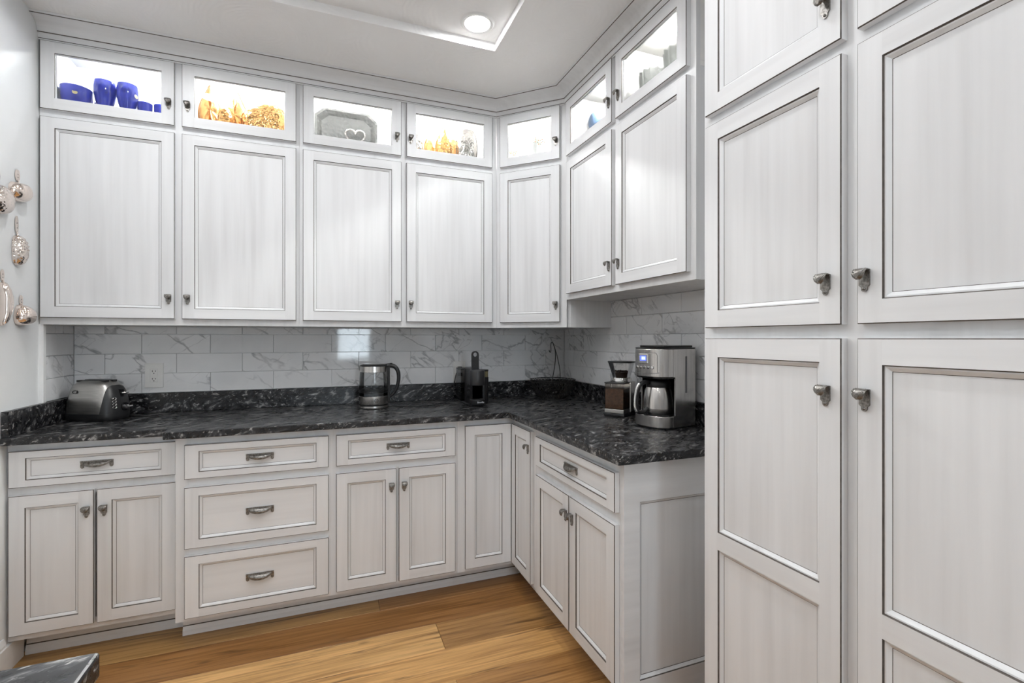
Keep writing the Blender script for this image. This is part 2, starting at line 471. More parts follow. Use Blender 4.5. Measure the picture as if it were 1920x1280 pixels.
# window in the wall opposite
mb = grid_plate([WX0, WX1], [WZ0, WZ1], [(WX0+0.04, WX1-0.04, WZ0+0.04, (WZ0+WZ1)/2-0.02), (WX0+0.04, WX1-0.04, (WZ0+WZ1)/2+0.02, WZ1-0.04)], YF-0.07, YF-0.03)
win = struct(mb.build('window_1', M_TRIM))
for k, (a, b_) in enumerate(((WZ0+0.04, (WZ0+WZ1)/2-0.02), ((WZ0+WZ1)/2+0.02, WZ1-0.04))):
    mb = MB(); mb.box(WX0+0.04, WX1-0.04, YF-0.053, YF-0.047, a, b_); mb.build('pane', M_PANE, win)
mb = MB(); mb.box(WX0-0.04, WX1+0.04, YF-0.005, YF+0.05, WZ0-0.03, WZ0); mb.build('sill', M_TRIM, win)

# baseboard on the left wall
def baseboard_poly(h): return [(0,0),(0.014,0),(0.014,h-0.035),(0.011,h-0.03),(0.011,h-0.022),(0.008,h-0.012),(0.004,h),(0,h)]
mb = MB()
poly = baseboard_poly(0.135)
mb.prism([(XL+p, z) for p, z in poly], YF, 2.455, 'y')
bb = struct(mb.build('baseboard_left', M_TRIM))
mb = MB(); mb.box(XL, XL+0.014, 2.455, 2.566, 0, 0.1); mb.build('toe_return', M_TRIM, bb)

# ------------------------------------------------------------------ wall tiles (each tile a part of its wall)
TH = 0.1012; TZ0 = 1.0175; TL = 0.3045; G = 0.0009
tile_cache = {}
def tile(parent, L, H, loc, rot):
    key = (round(L, 4), round(H, 4))
    if key not in tile_cache:
        mb = MB(); e = G; k = 0.0009; t = 0.008
        mb.add([(e,0,e),(L-e,0,e),(L-e,0,H-e),(e,0,H-e),(e,-t+k,e),(L-e,-t+k,e),(L-e,-t+k,H-e),(e,-t+k,H-e),
                (e+k,-t,e+k),(L-e-k,-t,e+k),(L-e-k,-t,H-e-k),(e+k,-t,H-e-k)],
               [(1,0,4,5),(2,1,5,6),(3,2,6,7),(0,3,7,4),(5,4,8,9),(6,5,9,10),(7,6,10,11),(4,7,11,8),(9,8,11,10),(0,1,2,3)])
        o = mb.build('tile', M_MARB, parent, loc, rot); tile_cache[key] = o.data
    else:
        o = link('tile', tile_cache[key], parent, loc, rot)
    # the slightest unevenness of hand-set tiles
    o.rotation_euler = (random.uniform(-0.0011, 0.0011), 0, rot + random.uniform(-0.0016, 0.0016))
    return o
def tile_field(parent, a0, a1, zmax, joints, place):
    z = TZ0; r = 0
    while z < zmax - 0.004:
        H = min(TH, zmax - z)
        j0 = joints[r % 2]
        cuts = [a0] + [j0 + TL*k for k in range(-12, 14) if a0 + 0.012 < j0 + TL*k < a1 - 0.012] + [a1]
        for p, q in zip(cuts[:-1], cuts[1:]): place(parent, p, q - p, H, z)
        z += TH; r += 1
tile_field(wall_back, -1.161, 1.539, 1.361, (0.029, 0.180), lambda P, a, L, H, z: tile(P, L, H, (a, YB - 0.0005, z), 0))
tile_field(wall_right, -2.9995, -1.37, 1.5135, (-1.815, -1.954), lambda P, a, L, H, z: tile(P, L, H, (XR_ - 0.0005, -a, z), R(-90)))
tile_field(wall_left, 2.742, 2.9995, 1.361, (2.70, 2.895), lambda P, a, L, H, z: tile(P, L, H, (XL + 0.0005, a, z), R(90)))
mb = MB(); mb.prism([(XL, 2.706), (XL+0.010, 2.706), (XL+0.014, 2.712), (XL+0.014, 2.733), (XL+0.009, 2.741), (XL, 2.741)], 1.017, 1.361, 'z')
struct(mb.build('trim_1', M_TRIM))

# ------------------------------------------------------------------ hardware
def knob_mesh():
    mb = MB()
    pw, ph = 0.0105, 0.040
    out = [(-pw, 0.0), (-pw, -ph+0.008), (-pw+0.002, -ph+0.006), (-0.006, -ph+0.004)]
    fin = [(0.0058*math.cos(a), -ph + 0.0005 + 0.0062*math.sin(a)) for a in [math.pi*1.02 + (math.pi*0.96)*k/8 for k in range(9)]]
    poly = out + fin + [(-x, z) for x, z in reversed(out)]
    mb.prism(poly, -0.0038, 0.0, 'y')
    mb.sphere((0, -0.0042, -ph+0.0005), 0.0032, 10)
    # curled leaf lip
    prof = [(0.0, 0.0), (-0.006, 0.0006), (-0.012, 0.0012), (-0.018, 0.0002), (-0.0225, -0.0038), (-0.0245, -0.0092), (-0.0248, -0.0150), (-0.0240, -0.0195)]
    hw = [0.0105, 0.0106, 0.0116, 0.0128, 0.0133, 0.0126, 0.0100, 0.0045]
    n = 8; top = []; bot = []
    for (y, z), w in zip(prof, hw):
        for k in range(n+1):
            t = -1 + 2*k/n
            edge = 0.0010*math.sin(abs(t)*math.pi*1.5)
            top.append((t*w, y - 0.0016*(1-t*t) - edge, z + 0.0008*(1-t*t)))
            bot.append((t*w*0.96, y*0.9 + 0.0006, z - 0.0018))
    m = len(prof); vs = top + bot; o = len(top); fs = []
    for i in range(m-1):
        for k in range(n):
            a = i*(n+1)+k; fs.append((a, a+1, a+n+2, a+n+1)); fs.append((o+a, o+a+n+1, o+a+n+2, o+a+1))
        a = i*(n+1); fs.append((a, a+n+1, o+a+n+1, o+a)); a += n; fs.append((a, o+a, o+a+n+1, a+n+1))
    for k in range(n):
        a = (m-1)*(n+1)+k; fs.append((a, a+1, o+a+1, o+a)); fs.append((k, o+k, o+k+1, k+1))
    mb.add(vs, fs)
    # raised leaf veins on the lip
    for s in (-1, 1):
        for k in range(3):
            i = 2 + k
            y, z = prof[i]; y2, z2 = prof[i+2]
            mb.tube([(s*hw[i]*0.85, y-0.0008, z+0.0004), (s*hw[i+1]*0.6, prof[i+1][0]-0.0017, prof[i+1][1]), (s*hw[i+2]*0.35, y2-0.0020, z2)], 0.0007, 5)
    return mb
def pull_mesh():
    mb = MB(); w = 0.055
    # back plate with an ear at each end
    ear = [(-w, 0.0), (-w, -0.022)] + [(-w + 0.0065 + 0.0065*math.cos(a), -0.0225 + 0.0065*math.sin(a)) for a in [math.pi + math.pi*k/6 for k in range(7)]] + [(-w+0.013, -0.018), (-w+0.017, -0.009), (-w+0.022, -0.006)]
    poly = ear + [(-x, z) for x, z in reversed(ear)]
    mb.prism(poly, -0.0030, 0.0, 'y')
    for s in (-1, 1):
        mb.sphere((s*(w-0.0065), -0.0032, -0.0225), 0.0027, 8)
    n, m = 20, 8
    for off, flip in ((0.0, False), (0.0018, True)):
        vs = []
        for i in range(n+1):
            t = -1 + 2*i/n; e = math.sqrt(max(0, 1-t*t*0.985))
            for k in range(m+1):
                a = (math.pi*0.62)*k/m
                vs.append((0.047*t*(1-0.0*a), -(0.003 + (0.021-off)*e*math.sin(a)), -0.001 - (0.0150+off*0.2)*e*(1-math.cos(a)) - (off if flip else 0)*0.6))
        fs = []
        for i in range(n):
            for k in range(m):
                a = i*(m+1)+k; fs.append((a, a+m+1, a+m+2, a+1) if not flip else (a, a+1, a+m+2, a+m+1))
        mb.add(vs, fs)
    # beaded lip
    path = []
    for i in range(n+1):
        t = -1 + 2*i/n; e = math.sqrt(max(0, 1-t*t*0.985)); a = math.pi*0.62
        path.append((0.047*t, -(0.003+0.0212*e*math.sin(a)), -0.0012-0.0153*e*(1-math.cos(a))))
    mb.tube(path, 0.0014, 6)
    mb.box(-w, w, -0.0058, 0.0, -0.0035, 0.0015)
    return mb
KNOB = knob_mesh().build('knob', M_PEW, smooth=45); KNOB_D = KNOB.data; bpy.data.objects.remove(KNOB)
PULL = pull_mesh().build('pull', M_PEW, smooth=45); PULL_D = PULL.data; bpy.data.objects.remove(PULL)

# ------------------------------------------------------------------ cabinets
T = 0.020
class Face:
    """a cabinet face: origin (world x, y) at its left end, rotation; local x runs right, -y comes out"""
    def __init__(s, root, ox, oy, rot): s.root = root; s.o = Vector((ox, oy)); s.rot = rot
    def pos(s, x, y, z):
        c, n = math.cos(s.rot), math.sin(s.rot); L = s.root.location
        return (s.o.x + c*x - n*y - L.x, s.o.y + n*x + c*y - L.y, z - L.z)
    def put(s, mb, name, mats, x=0, y=0, z=0, **kw):
        return mb.build(name, mats, s.root, s.pos(x, y, z), s.rot, **kw)

def ring(mb, r0, y0, r1, y1, mat):
    a = [(r0[0],y0,r0[2]),(r0[1],y0,r0[2]),(r0[1],y0,r0[3]),(r0[0],y0,r0[3])]
    b = [(r1[0],y1,r1[2]),(r1[1],y1,r1[2]),(r1[1],y1,r1[3]),(r1[0],y1,r1[3])]
    mb.add(a + b, [(0,1,5,4),(1,2,6,5),(2,3,7,6),(3,0,4,7)], mat)
def inset(r, d): return (r[0]+d, r[1]-d, r[2]+d, r[3]-d)

def front(face, kind, x0, x1, z0, z1, splits=(), stile=0.050, rail=0.048, glass=False, knob=None, pull=False):
    """one door or drawer front; kind 'door' or 'drawer'"""
    w, h = x1-x0, z1-z0; c = 0.0022
    horiz = kind == 'drawer'
    mb = MB()
    full = (0, w, 0, h)
    ring(mb, full, 0, full, -T+c, 0)
    ring(mb, full, -T+c, inset(full, c), -T, 2)
    mb.quad((0,0,0),(0,0,h),(0.002,0,h),(0.002,0,0), 0)
    zs = [rail] + [v for s in splits for v in s] + [h-rail]
    ops = [(stile, w-stile, zs[2*k], zs[2*k+1]) for k in range(len(zs)//2)]
    y = -T
    vm, hm = 0, 1
    mb.quad((c,y,c),(stile,y,c),(stile,y,h-c),(c,y,h-c), vm)
    mb.quad((w-stile,y,c),(w-c,y,c),(w-c,y,h-c),(w-stile,y,h-c), vm)
    edges = [c] + [v for o in ops for v in (o[2], o[3])] + [h-c]
    for k in range(0, len(edges), 2):
        mb.quad((stile,y,edges[k]),(w-stile,y,edges[k]),(w-stile,y,edges[k+1]),(stile,y,edges[k+1]), hm)
    for o in ops:
        ring(mb, o, -T, inset(o, 0.0008), -T+0.0035, 2)
        ring(mb, inset(o, 0.0008), -T+0.0035, inset(o, 0.0008), 0, 0)
    # back of the frame
    mb.quad((0,0,0),(0,0,h),(stile,0,h),(stile,0,0), 0); mb.quad((w-stile,0,0),(w-stile,0,h),(w,0,h),(w,0,0), 0)
    ee = [0] + edges[1:-1] + [h]
    for k in range(0, len(ee), 2): mb.quad((stile,0,ee[k]),(w-stile,0,ee[k]),(w-stile,0,ee[k+1]),(stile,0,ee[k+1]), 0)
    d = face.put(mb, kind, [M_PV, M_PH, M_GL], x0, -0.0005, z0, recalc=False, smooth=None)
    for o in ops:
        if glass:
            p = MB(); r = inset(o, 0.001); p.box(r[0], r[1], -0.0085, -0.0055, r[2], r[3]); p.build('glass_pane', M_PANE, d)
            bd = MB(); ring(bd, inset(o, 0.0009), -0.0140, inset(o, 0.0045), -0.0095, 0); ring(bd, inset(o, 0.0045), -0.0095, inset(o, 0.0045), -0.0088, 2)
            bd.build('glazing_bead', [M_PV, M_PH, M_GL], d, recalc=False)
        else:
            bd = MB()
            a0, a1, a2, a3 = inset(o, 0.0006), inset(o, 0.0022), inset(o, 0.0125), inset(o, 0.0146)
            ring(bd, a0, -T+0.0033, a1, -T+0.0042, 2)
            ring(bd, a1, -T+0.0042, inset(o, 0.0050), -T+0.0044, 0)
            ring(bd, inset(o, 0.0050), -T+0.0044, a2, -T+0.0105, 0)
            ring(bd, a2, -T+0.0105, a3, -T+0.0118, 2)
            bd.build('bead_molding', [M_PV, M_PH, M_GL], d, recalc=False)
            p = MB(); r = inset(o, 0.0135); p.box(r[0], r[1], -T+0.0112, -T+0.016, r[2], r[3])
            p.build('panel', M_PH if horiz else M_PV, d)
    if knob: link('knob', KNOB_D, d, (knob[0], -T, knob[1]), 0)
    if pull: link('pull', PULL_D, d, (w/2, -T + 0.0118 - 0.0006 if not horiz else -T+0.0112, h/2 + 0.013), 0)
    return d

def upper_unit(name, label, face_args, Wd, depth, zb, doors, holes, led, knobs):
    ox, oy, rot = face_args
    root = thing(name, label, 'cabinet', (ox, oy, zb))
    f = Face(root, ox, oy, rot)
    zt = 2.655
    fr = grid_plate([0, Wd], [zb, zt], holes, 0.0, 0.02)
    fr.v = [(x, y, z - zb) for x, y, z in fr.v]
    f.put(fr, 'face_frame', M_PV, 0, 0, zb)
    b = MB(); b.box(0.0005, Wd-0.0005, 0.0205, depth, 0, 2.292-zb); f.put(b, 'body', M_PV, 0, 0, zb)
    S = lambda nm, x0, x1, y0, y1, z0, z1, m=M_IN: (lambda q: f.put(q, nm, m, 0, 0, 0))(_bx(x0, x1, y0, y1, z0, z1))
    S('compartment_floor', 0.0005, Wd-0.0005, 0.0205, depth, 2.2925, 2.310)
    S('side_panel', 0.0005, 0.0165, 0.0205, depth-0.007, 2.3105, zt); S('side_panel', Wd-0.0165, Wd-0.0005, 0.0205, depth-0.007, 2.3105, zt)
    S('back_panel', 0.0005, Wd-0.0005, depth-0.0065, depth, 2.3105, zt)
    S('top_panel', 0.017, Wd-0.017, 0.0205, depth-0.007, 2.640, zt)
    for xm in [ (doors[k][1]+doors[k+1][0])/2 for k in range(len(doors)-1)]:
        S('divider', xm-0.008, xm+0.008, 0.0205, depth-0.007, 2.3105, 2.6395)
    for (x0, x1), m in zip(doors, led):
        S('light_strip', x0+0.09, x1-0.06, 0.155, 0.173, 2.630, 2.6395, m)
    for (x0, x1), k in zip(doors, knobs):
        kx = (x1-x0-0.023) if k == 'r' else 0.023
        front(f, 'door', x0, x1, 2.299, 2.596, glass=True, rail=0.050, stile=0.051, knob=(kx, 0.117))
        dz = zb + 0.030
        front(f, 'door', x0, x1, dz, 2.266, stile=0.051, rail=0.048, knob=(kx, 0.113))
    return root, f
def _bx(*a):
    q = MB(); q.box(*a); return q

def uholes(doors): return [(a+0.014, b-0.014, 2.3105, 2.584) for a, b in doors]
YU, XU = 2.71, 1.249
dA = [(0.008, 0.502), (0.531, 1.025)]
uA, fA = upper_unit('wall_cabinet', 'wide white glazed wall cabinet over the toaster, lit shelf of blue glass and copper molds', (-1.168, YU, 0), 1.0395, 0.2975, 1.361, dA, uholes(dA), (M_LEDC, M_LEDW), 'rl')
dB = [(0.016, 0.512), (0.540, 1.037)]
uB, fB = upper_unit('wall_cabinet', 'wide white glazed wall cabinet over the kettle, lit shelf of pewter tray and molds', (-0.128, YU, 0), 1.0695, 0.2975, 1.361, dB, uholes(dB), (M_LEDW, M_LEDW), 'rl')
dC = [(0.034, 0.489), (0.520, 0.986)]
uC, fC = upper_unit('wall_cabinet', 'shorter white wall cabinet above the coffee maker, lit shelf of crystal and a blue egg', (XU, 2.4095, R(-90)), 1.0145, 0.2985, 1.514, dC, uholes(dC), (M_LEDW, M_LEDW), 'rl')

# diagonal corner cabinet
cdx, cdy = 0.942, 2.71
root = thing('corner_wall_cabinet', 'angled corner wall cabinet with one solid door below one small lit glass door', 'cabinet', (cdx, cdy, 1.361))
f = Face(root, cdx, cdy, R(-45)); WD = 0.307*math.sqrt(2)
dd = (0.031, 0.399)
fr = grid_plate([0.0005, WD-0.0005], [0, 2.655-1.361], [(dd[0]+0.014, dd[1]-0.014, 2.3105-1.361, 2.584-1.361)], 0.0, 0.02)
f.put(fr, 'face_frame', M_PV, 0, 0, 1.361)
pent = lambda e: [(0.014+e, 0.014+e*0.4), (0.307+e*0.4, -0.279+e), (0.6055-e, -0.2995+e), (0.6055-e, 0.2975-e), (0.0005+e, 0.2975-e)]
pent = lambda e: [(0.0150+e, 0.0145), (0.0005+e, 0.0290+e), (0.0005+e, 0.2975-e), (0.6055-e, 0.2975-e), (0.6055-e, -0.3000+e), (0.336, -0.3000+e), (0.3215, -0.292+e)]
mb = MB(); mb.prism(pent(0), 0, 2.292-1.361); mb.build('body', M_PV, root)
mb = MB(); mb.prism(pent(0), 2.2925-1.361, 2.310-1.361); mb.build('compartment_floor', M_IN, root)
mb = MB(); mb.prism(pent(0.008), 2.640-1.361, 2.655-1.361); mb.build('top_panel', M_IN, root)
for nm, p, q in (('back_panel', (0.0005, 0.2915), (0.6055, 0.2975)), ('back_panel', (0.5995, -0.300), (0.6055, 0.2905)), ('side_panel', (0.0005, 0.030), (0.0085, 0.2905)), ('side_panel', (0.345, -0.300), (0.5985, -0.292))):
    mb = MB(); mb.box(p[0], q[0], p[1], q[1], 2.3105-1.361, 2.6395-1.361); mb.build(nm, M_IN, root)
mb = MB(); mb.box(0.04, 0.39, 0.155, 0.173, 0, 0.0095); f.put(mb, 'light_strip', M_LEDW, 0, 0, 2.630)
front(f, 'door', dd[0], dd[1], 2.299, 2.596, glass=True, rail=0.050, stile=0.051, knob=(0.345, 0.117))
front(f, 'door', dd[0], dd[1], 1.391, 2.266, stile=0.051, rail=0.048, knob=(0.345, 0.113))

# crown molding, mitred along the three faces
def sweep(path, prof, mats):
    """path: list of (x, y); prof: (out, z, mat) with out to the right-hand side of travel"""
    mb = MB(); n = len(path); rows_ = []
    for i in range(n):
        p = Vector(path[i])
        t0 = (Vector(path[i]) - Vector(path[i-1])).normalized() if i > 0 else None
        t1 = (Vector(path[i+1]) - Vector(path[i])).normalized() if i < n-1 else None
        if t0 is None: t0 = t1
        if t1 is None: t1 = t0
        n0 = Vector((t0.y, -t0.x)); n1 = Vector((t1.y, -t1.x)); m = (n0 + n1); m = m / (m.dot(n0))
        rows_.append([(p.x + m.x*o, p.y + m.y*o, z) for o, z, _ in prof])
    k = len(prof)
    for i in range(n-1):
        for j in range(k-1):
            mb.quad(rows_[i][j], rows_[i+1][j], rows_[i+1][j+1], rows_[i][j+1], prof[j][2])
    for r in (rows_[0], rows_[-1]): mb.add(r, [tuple(range(k))], 0)
    return mb
cp = [(0.0005, 2.600, 0), (0.010, 2.600, 0), (0.010, 2.606, 1), (0.0125, 2.6075, 0), (0.0125, 2.625, 0), (0.0165, 2.629, 1), (0.0185, 2.6325, 0)]
for k in range(9):
    a = math.pi/2*k/8
    cp.append((0.0185 + 0.0555*(1-math.cos(a)), 2.6325 + 0.044*math.sin(a), 0))
cp += [(0.0765, 2.6775, 1), (0.0790, 2.680, 0), (0.080, 2.6825, 0), (0.080, 2.6895, 0), (0.0005, 2.6895, 0), (0.0005, 2.600, 0)]
cm = sweep([(XL+0.0005, YU), (cdx, YU), (XU, 2.41), (XU, 1.395), (XR_, 1.395)], cp, None)
struct(cm.build('trim_2', [M_PH, M_GL], smooth=35, weld=True))

# ---- base cabinets
ZB, ZT = 0.107, 0.8855
def toe(root, pts, h=ZB-0.001):
    """toe board with a small shoe molding along a straight run: pts = (x0, x1, y) or along y"""
    L = root.location
    x0, x1, y = pts
    mb = MB(); mb.box(x0-L.x, x1-L.x, y-L.y, y+0.016-L.y, 0-L.z, h-L.z); mb.build('toe_board', M_PH, root)
    mb = MB()
    mb.prism([(y-0.012-L.y, 0.0005-L.z), (y-L.y-0.0003, 0.0005-L.z), (y-L.y-0.0003, 0.040-L.z), (y-0.004-L.y, 0.037-L.z), (y-0.0115-L.y, 0.022-L.z)], x0-L.x, x1-L.x, 'x')
    mb.m[2+2] = 1
    mb.build('shoe_molding', [M_PH, M_GL], root)

root = thing('base_cabinet', 'recessed white base cabinet below the toaster with one drawer over two doors', 'cabinet', (-1.168, 2.483, 0))
f = Face(root, -1.168, 2.483, 0)
fr = grid_plate([0.0, 0.5775], [ZB, ZT], [(0.03, 0.545, 0.725, 0.845), (0.03, 0.545, 0.150, 0.665)], 0, 0.02); f.put(fr, 'face_frame', M_PV)
f.put(_bx(0.0, 0.5775, 0.0205, 0.505, ZB, ZT), 'body', M_PV)
front(f, 'drawer', 0.010, 0.563, 0.713, 0.856, stile=0.052, rail=0.028, pull=True)
front(f, 'door', 0.010, 0.2785, 0.133, 0.681, knob=(0.2455, 0.482))
front(f, 'door', 0.2885, 0.563, 0.133, 0.681, knob=(0.025, 0.482))
toe(root, (-1.154, -0.5905, 2.580))

root = thing('base_cabinet', 'long white base cabinet below the kettle with four drawers and two doors', 'cabinet', (-0.590, 2.395, 0))
f = Face(root, -0.590, 2.395, 0); WB = 1.2115
fr = grid_plate([0, WB], [ZB, ZT], [(0.05, 0.585, 0.15, 0.845), (0.648, 1.185, 0.15, 0.845)], 0, 0.02); f.put(fr, 'face_frame', M_PV)
f.put(_bx(0, WB, 0.0205, 0.590, ZB, ZT), 'body', M_PV)
rail_ = lambda x0, x1, z0, z1: f.put(_bx(x0, x1, 0.0, 0.0204, z0, z1), 'drawer_rail', M_PH)
for z0, z1 in ((0.386, 0.417), (0.674, 0.709)): rail_(0.0502, 0.5848, z0-0.012, z1+0.012)
rail_(0.6482, 1.1848, 0.662, 0.721)
f.put(_bx(0.905, 0.919, 0.001, 0.0204, 0.151, 0.661), 'centre_stile', M_PV)
front(f, 'drawer', 0.036, 0.600, 0.709, 0.853, stile=0.052, rail=0.028, pull=True)
front(f, 'drawer', 0.036, 0.600, 0.417, 0.674, stile=0.052, rail=0.036, pull=True)
front(f, 'drawer', 0.036, 0.600, 0.126, 0.386, stile=0.052, rail=0.036, pull=True)
front(f, 'drawer', 0.633, 1.197, 0.709, 0.852, stile=0.052, rail=0.028, pull=True)
front(f, 'door', 0.633, 0.905, 0.127, 0.674, knob=(0.249, 0.480))
front(f, 'door', 0.917, 1.197, 0.127, 0.674, knob=(0.025, 0.480))
toe(root, (-0.586, 0.6215, 2.498))

# corner base: two doors meeting at the inside corner
XB = 0.929
root = thing('corner_base_cabinet', 'white corner base cabinet with two tall narrow doors meeting in the inside corner', 'cabinet', (0.622, 2.395, 0))
f = Face(root, 0.622, 2.395, 0); f2 = Face(root, XB, 2.395, R(-90))
fr = grid_plate([0, 0.307], [ZB, ZT], [(0.05, 0.25, 0.15, 0.83)], 0, 0.02); f.put(fr, 'face_frame', M_PV)
fr = grid_plate([0.0, 0.2895], [ZB, ZT], [(0.05, 0.25, 0.15, 0.83)], 0, 0.02); f2.put(fr, 'face_frame', M_PV)
mb = MB(); mb.prism([(0.0005, 0.0205), (0.3275, 0.0205), (0.3275, -0.2895), (0.92, -0.2895), (0.92, 0.6), (0.0005, 0.6)], ZB, ZT); mb.build('body', M_PV, root)
front(f, 'door', 0.036, 0.2855, 0.127, 0.854)
front(f2, 'door', 0.0215, 0.269, 0.124, 0.853, knob=(0.222, 0.663))
toe(root, (0.622, 1.02, 2.498))
mb = MB(); mb.box(0.382, 0.398, -0.2895, 0.090, 0, ZB-0.001); mb.build('toe_board', M_PH, root)

# right base with a framed end panel
root = thing('base_cabinet', 'white base cabinet below the coffee maker with framed end panel, drawer and two doors', 'cabinet', (XB, 2.105, 0))
f = Face(root, XB, 2.105, R(-90)); WR = 0.712
fr = grid_plate([0, WR], [ZB, ZT], [(0.06, 0.68, 0.73, 0.83), (0.06, 0.68, 0.15, 0.65)], 0, 0.02); f.put(fr, 'face_frame', M_PV)
f.put(_bx(0, WR, 0.0205, 0.612, ZB, ZT), 'body', M_PV)
front(f, 'drawer', 0.042, 0.703, 0.709, 0.845, stile=0.050, rail=0.028, pull=True)
front(f, 'door', 0.042, 0.371, 0.122, 0.667, stile=0.052, knob=(0.306, 0.482))
front(f, 'door', 0.378, 0.703, 0.122, 0.667, stile=0.052, knob=(0.023, 0.482))
fe = Face(root, XB, 1.3925, 0)
mb = grid_plate([0, 0.615], [0.002, ZT], [(0.063, 0.56, 0.139, 0.745)], -0.0175, 0.0); fe.put(mb, 'end_frame', M_PH)
o = (0.063, 0.56, 0.139, 0.745)
mb = MB(); ring(mb, o, -0.0174, inset(o, 0.002), -0.014, 2); ring(mb, inset(o, 0.002), -0.014, inset(o, 0.011), -0.0075, 0); ring(mb, inset(o, 0.011), -0.0075, inset(o, 0.0128), -0.0068, 2)
fe.put(mb, 'bead_molding', [M_PV, M_PH, M_GL], recalc=False)
r = inset(o, 0.0125); fe.put(_bx(r[0], r[1], -0.0068, -0.0005, r[2], r[3]), 'panel', M_PV)
mb = MB(); mb.box(1.004-XB, 1.020-XB, 1.394-2.105, -0.0005, 0, ZB-0.001); mb.build('toe_board', M_PH, root)

# pantry
XP = 1.050
root = thing('pantry_cabinet', 'tall white glazed pantry cabinet with stacked panelled doors in two columns', 'cabinet', (XP, 1.137, 0))
f = Face(root, XP, 1.137, R(-90)); WP = 0.895
cols = [(0.023, 0.422), (0.455, 0.854)]
hol = [(a+0.014, b-0.014, z0, z1) for a, b in cols for z0, z1 in ((0.141, 1.286), (1.344, 1.897), (1.957, 2.582))]
fr = grid_plate([0, WP], [ZB, 2.689], hol, 0, 0.02); f.put(fr, 'face_frame', M_PV)
f.put(_bx(0, WP, 0.0205, 0.4975, ZB, 2.689), 'body', M_PV)
for k, (a, b_) in enumerate(cols):
    w = b_ - a; kx = w - 0.034 if k == 0 else 0.0145 + 0.0
    kx = w - 0.033 if k == 0 else 0.014
    kx = w - 0.0335 if k == 0 else 0.0165
    front(f, 'door', a, b_, 0.127, 1.300, splits=((0.704-0.127, 0.7525-0.127),), stile=0.049, rail=0.053, knob=(kx, 1.069))
    front(f, 'door', a, b_, 1.3295, 1.911, stile=0.049, rail=0.049, knob=(kx, 0.111))
    front(f, 'door', a, b_, 1.9425, 2.596, stile=0.049, rail=0.050, knob=(kx, 0.108))
mb = MB(); mb.box(0.075, 0.09, -WP, 0, 0, ZB-0.001); mb.build('toe_board', M_PH, root)

# ------------------------------------------------------------------ countertop and splash
ct = thing('countertop', 'black granite countertop with pale veins running along two walls and its low backsplash', 'countertop', (-1.168, 2.43, 0.886))
L = ct.location
poly = [(-1.1675,3.0065),(-1.1675,2.43),(-0.628,2.43),(-0.622,2.345),(0.884,2.345),(0.884,1.338),(1.5465,1.338),(1.5465,3.0065)]
mb = MB(); mb.prism([(x-L.x, y-L.y) for x, y in poly], 0, CT-0.886); bevel(mb.build('slab', M_GR, ct), 0.003, 2)
for x0, x1, y0, y1 in ((-1.1675,-1.1465,2.438,2.9855), (-1.1675,1.5465,2.986,3.0065), (1.5255,1.5465,1.338,2.9855)):
    mb = MB(); mb.box(x0-L.x, x1-L.x, y0-L.y, y1-L.y, CT+0.0003-L.z, 1.0165-L.z); bevel(mb.build('splash', M_GR, ct), 0.0015, 1)

# island near the camera
il = thing('island_counter', 'dark granite island counter corner jutting in beside the floor', 'counter', (-1.0, -0.6, 0))
mb = MB(); mb.prism([(-0.05,-0.1), (0.741,-0.1), (0.741,1.337), (-0.05,1.337)], 0.884, CT); bevel(mb.build('slab', M_GR, il), 0.004, 2)
mb = MB(); mb.box(0.0, 0.69, -0.05, 1.29, 0.0, 0.8835); mb.build('body', M_PV, il)
front(Face(il, -0.31, -0.62, R(90)), 'door', 0.05, 0.60, 0.127, 0.85)
front(Face(il, -0.31, -0.62, R(90)), 'door', 0.63, 1.18, 0.127, 0.85)

# ------------------------------------------------------------------ recessed lights
CAN_LABEL = ['bright round recessed light in the corner of the ceiling tray', 'added unseen recessed light in the tray corner above the toaster side', 'added unseen recessed light in the tray beside the pantry top',
    'added unseen recessed light in the tray above the island end', 'recessed light in the tray behind the pantry', 'added unseen recessed light in the tray above the middle of the island', 'added fill light centred in the tray at the middle of the room',
    'added fill light centred in the tray above the kettle side of the floor', 'added fill light centred in the tray in front of the pantry', 'added fill light centred in the tray nearest the window']  # centred cans are added fill that brightens floor and ceiling
for k, (x, y) in enumerate(CANS):
    inside = tx0 < x < tx1 and ty0 < y < ty1
    z = tz if inside else CEIL
    t = thing('recessed_light', CAN_LABEL[k], 'light', (x, y, z), group='recessed ceiling lights')
    mb = MB(); mb.lathe([(0.058, -0.0005), (0.058, -0.006), (0.070, -0.007), (0.078, -0.0005)], 32); mb.build('trim_ring', M_TRIM, t, smooth=40)
    mb = MB(); mb.lathe([(1e-4, -0.003), (0.0578, -0.003)], 24); mb.build('lens', M_LENS, t)
    ld = bpy.data.lights.new('can_lamp', 'AREA'); ld.shape = 'DISK'; ld.size = 0.115; ld.energy = CAN_POWER * CAN_GAIN.get(k, 1.0); ld.color = CAN_COLOR
    lo = link('can_lamp', ld, t, (0, 0, -0.009))

# ------------------------------------------------------------------ things on the counter
def arc(c, r, a0, a1, n, plane='xz', ry=None):
    ry = ry or r; out = []
    for k in range(n+1):
        a = a0 + (a1-a0)*k/n
        p = (r*math.cos(a), ry*math.sin(a))
        out.append((c[0]+p[0], c[1], c[2]+p[1]) if plane == 'xz' else (c[0]+p[0], c[1]+p[1], c[2]))
    return out
def catmull(pts, n=6):
    P = [Vector(p) for p in pts]; P = [P[0]*2-P[1]] + P + [P[-1]*2-P[-2]]; out = []
    for i in range(1, len(P)-2):
        for k in range(n):
            t = k/n
            out.append(0.5*((2*P[i]) + (P[i+1]-P[i-1])*t + (2*P[i-1]-5*P[i]+4*P[i+1]-P[i+2])*t*t + (3*P[i]-P[i-1]-3*P[i+1]+P[i+2])*t**3))
    out.append(P[-2]); return out
Z0 = CT + 0.0006

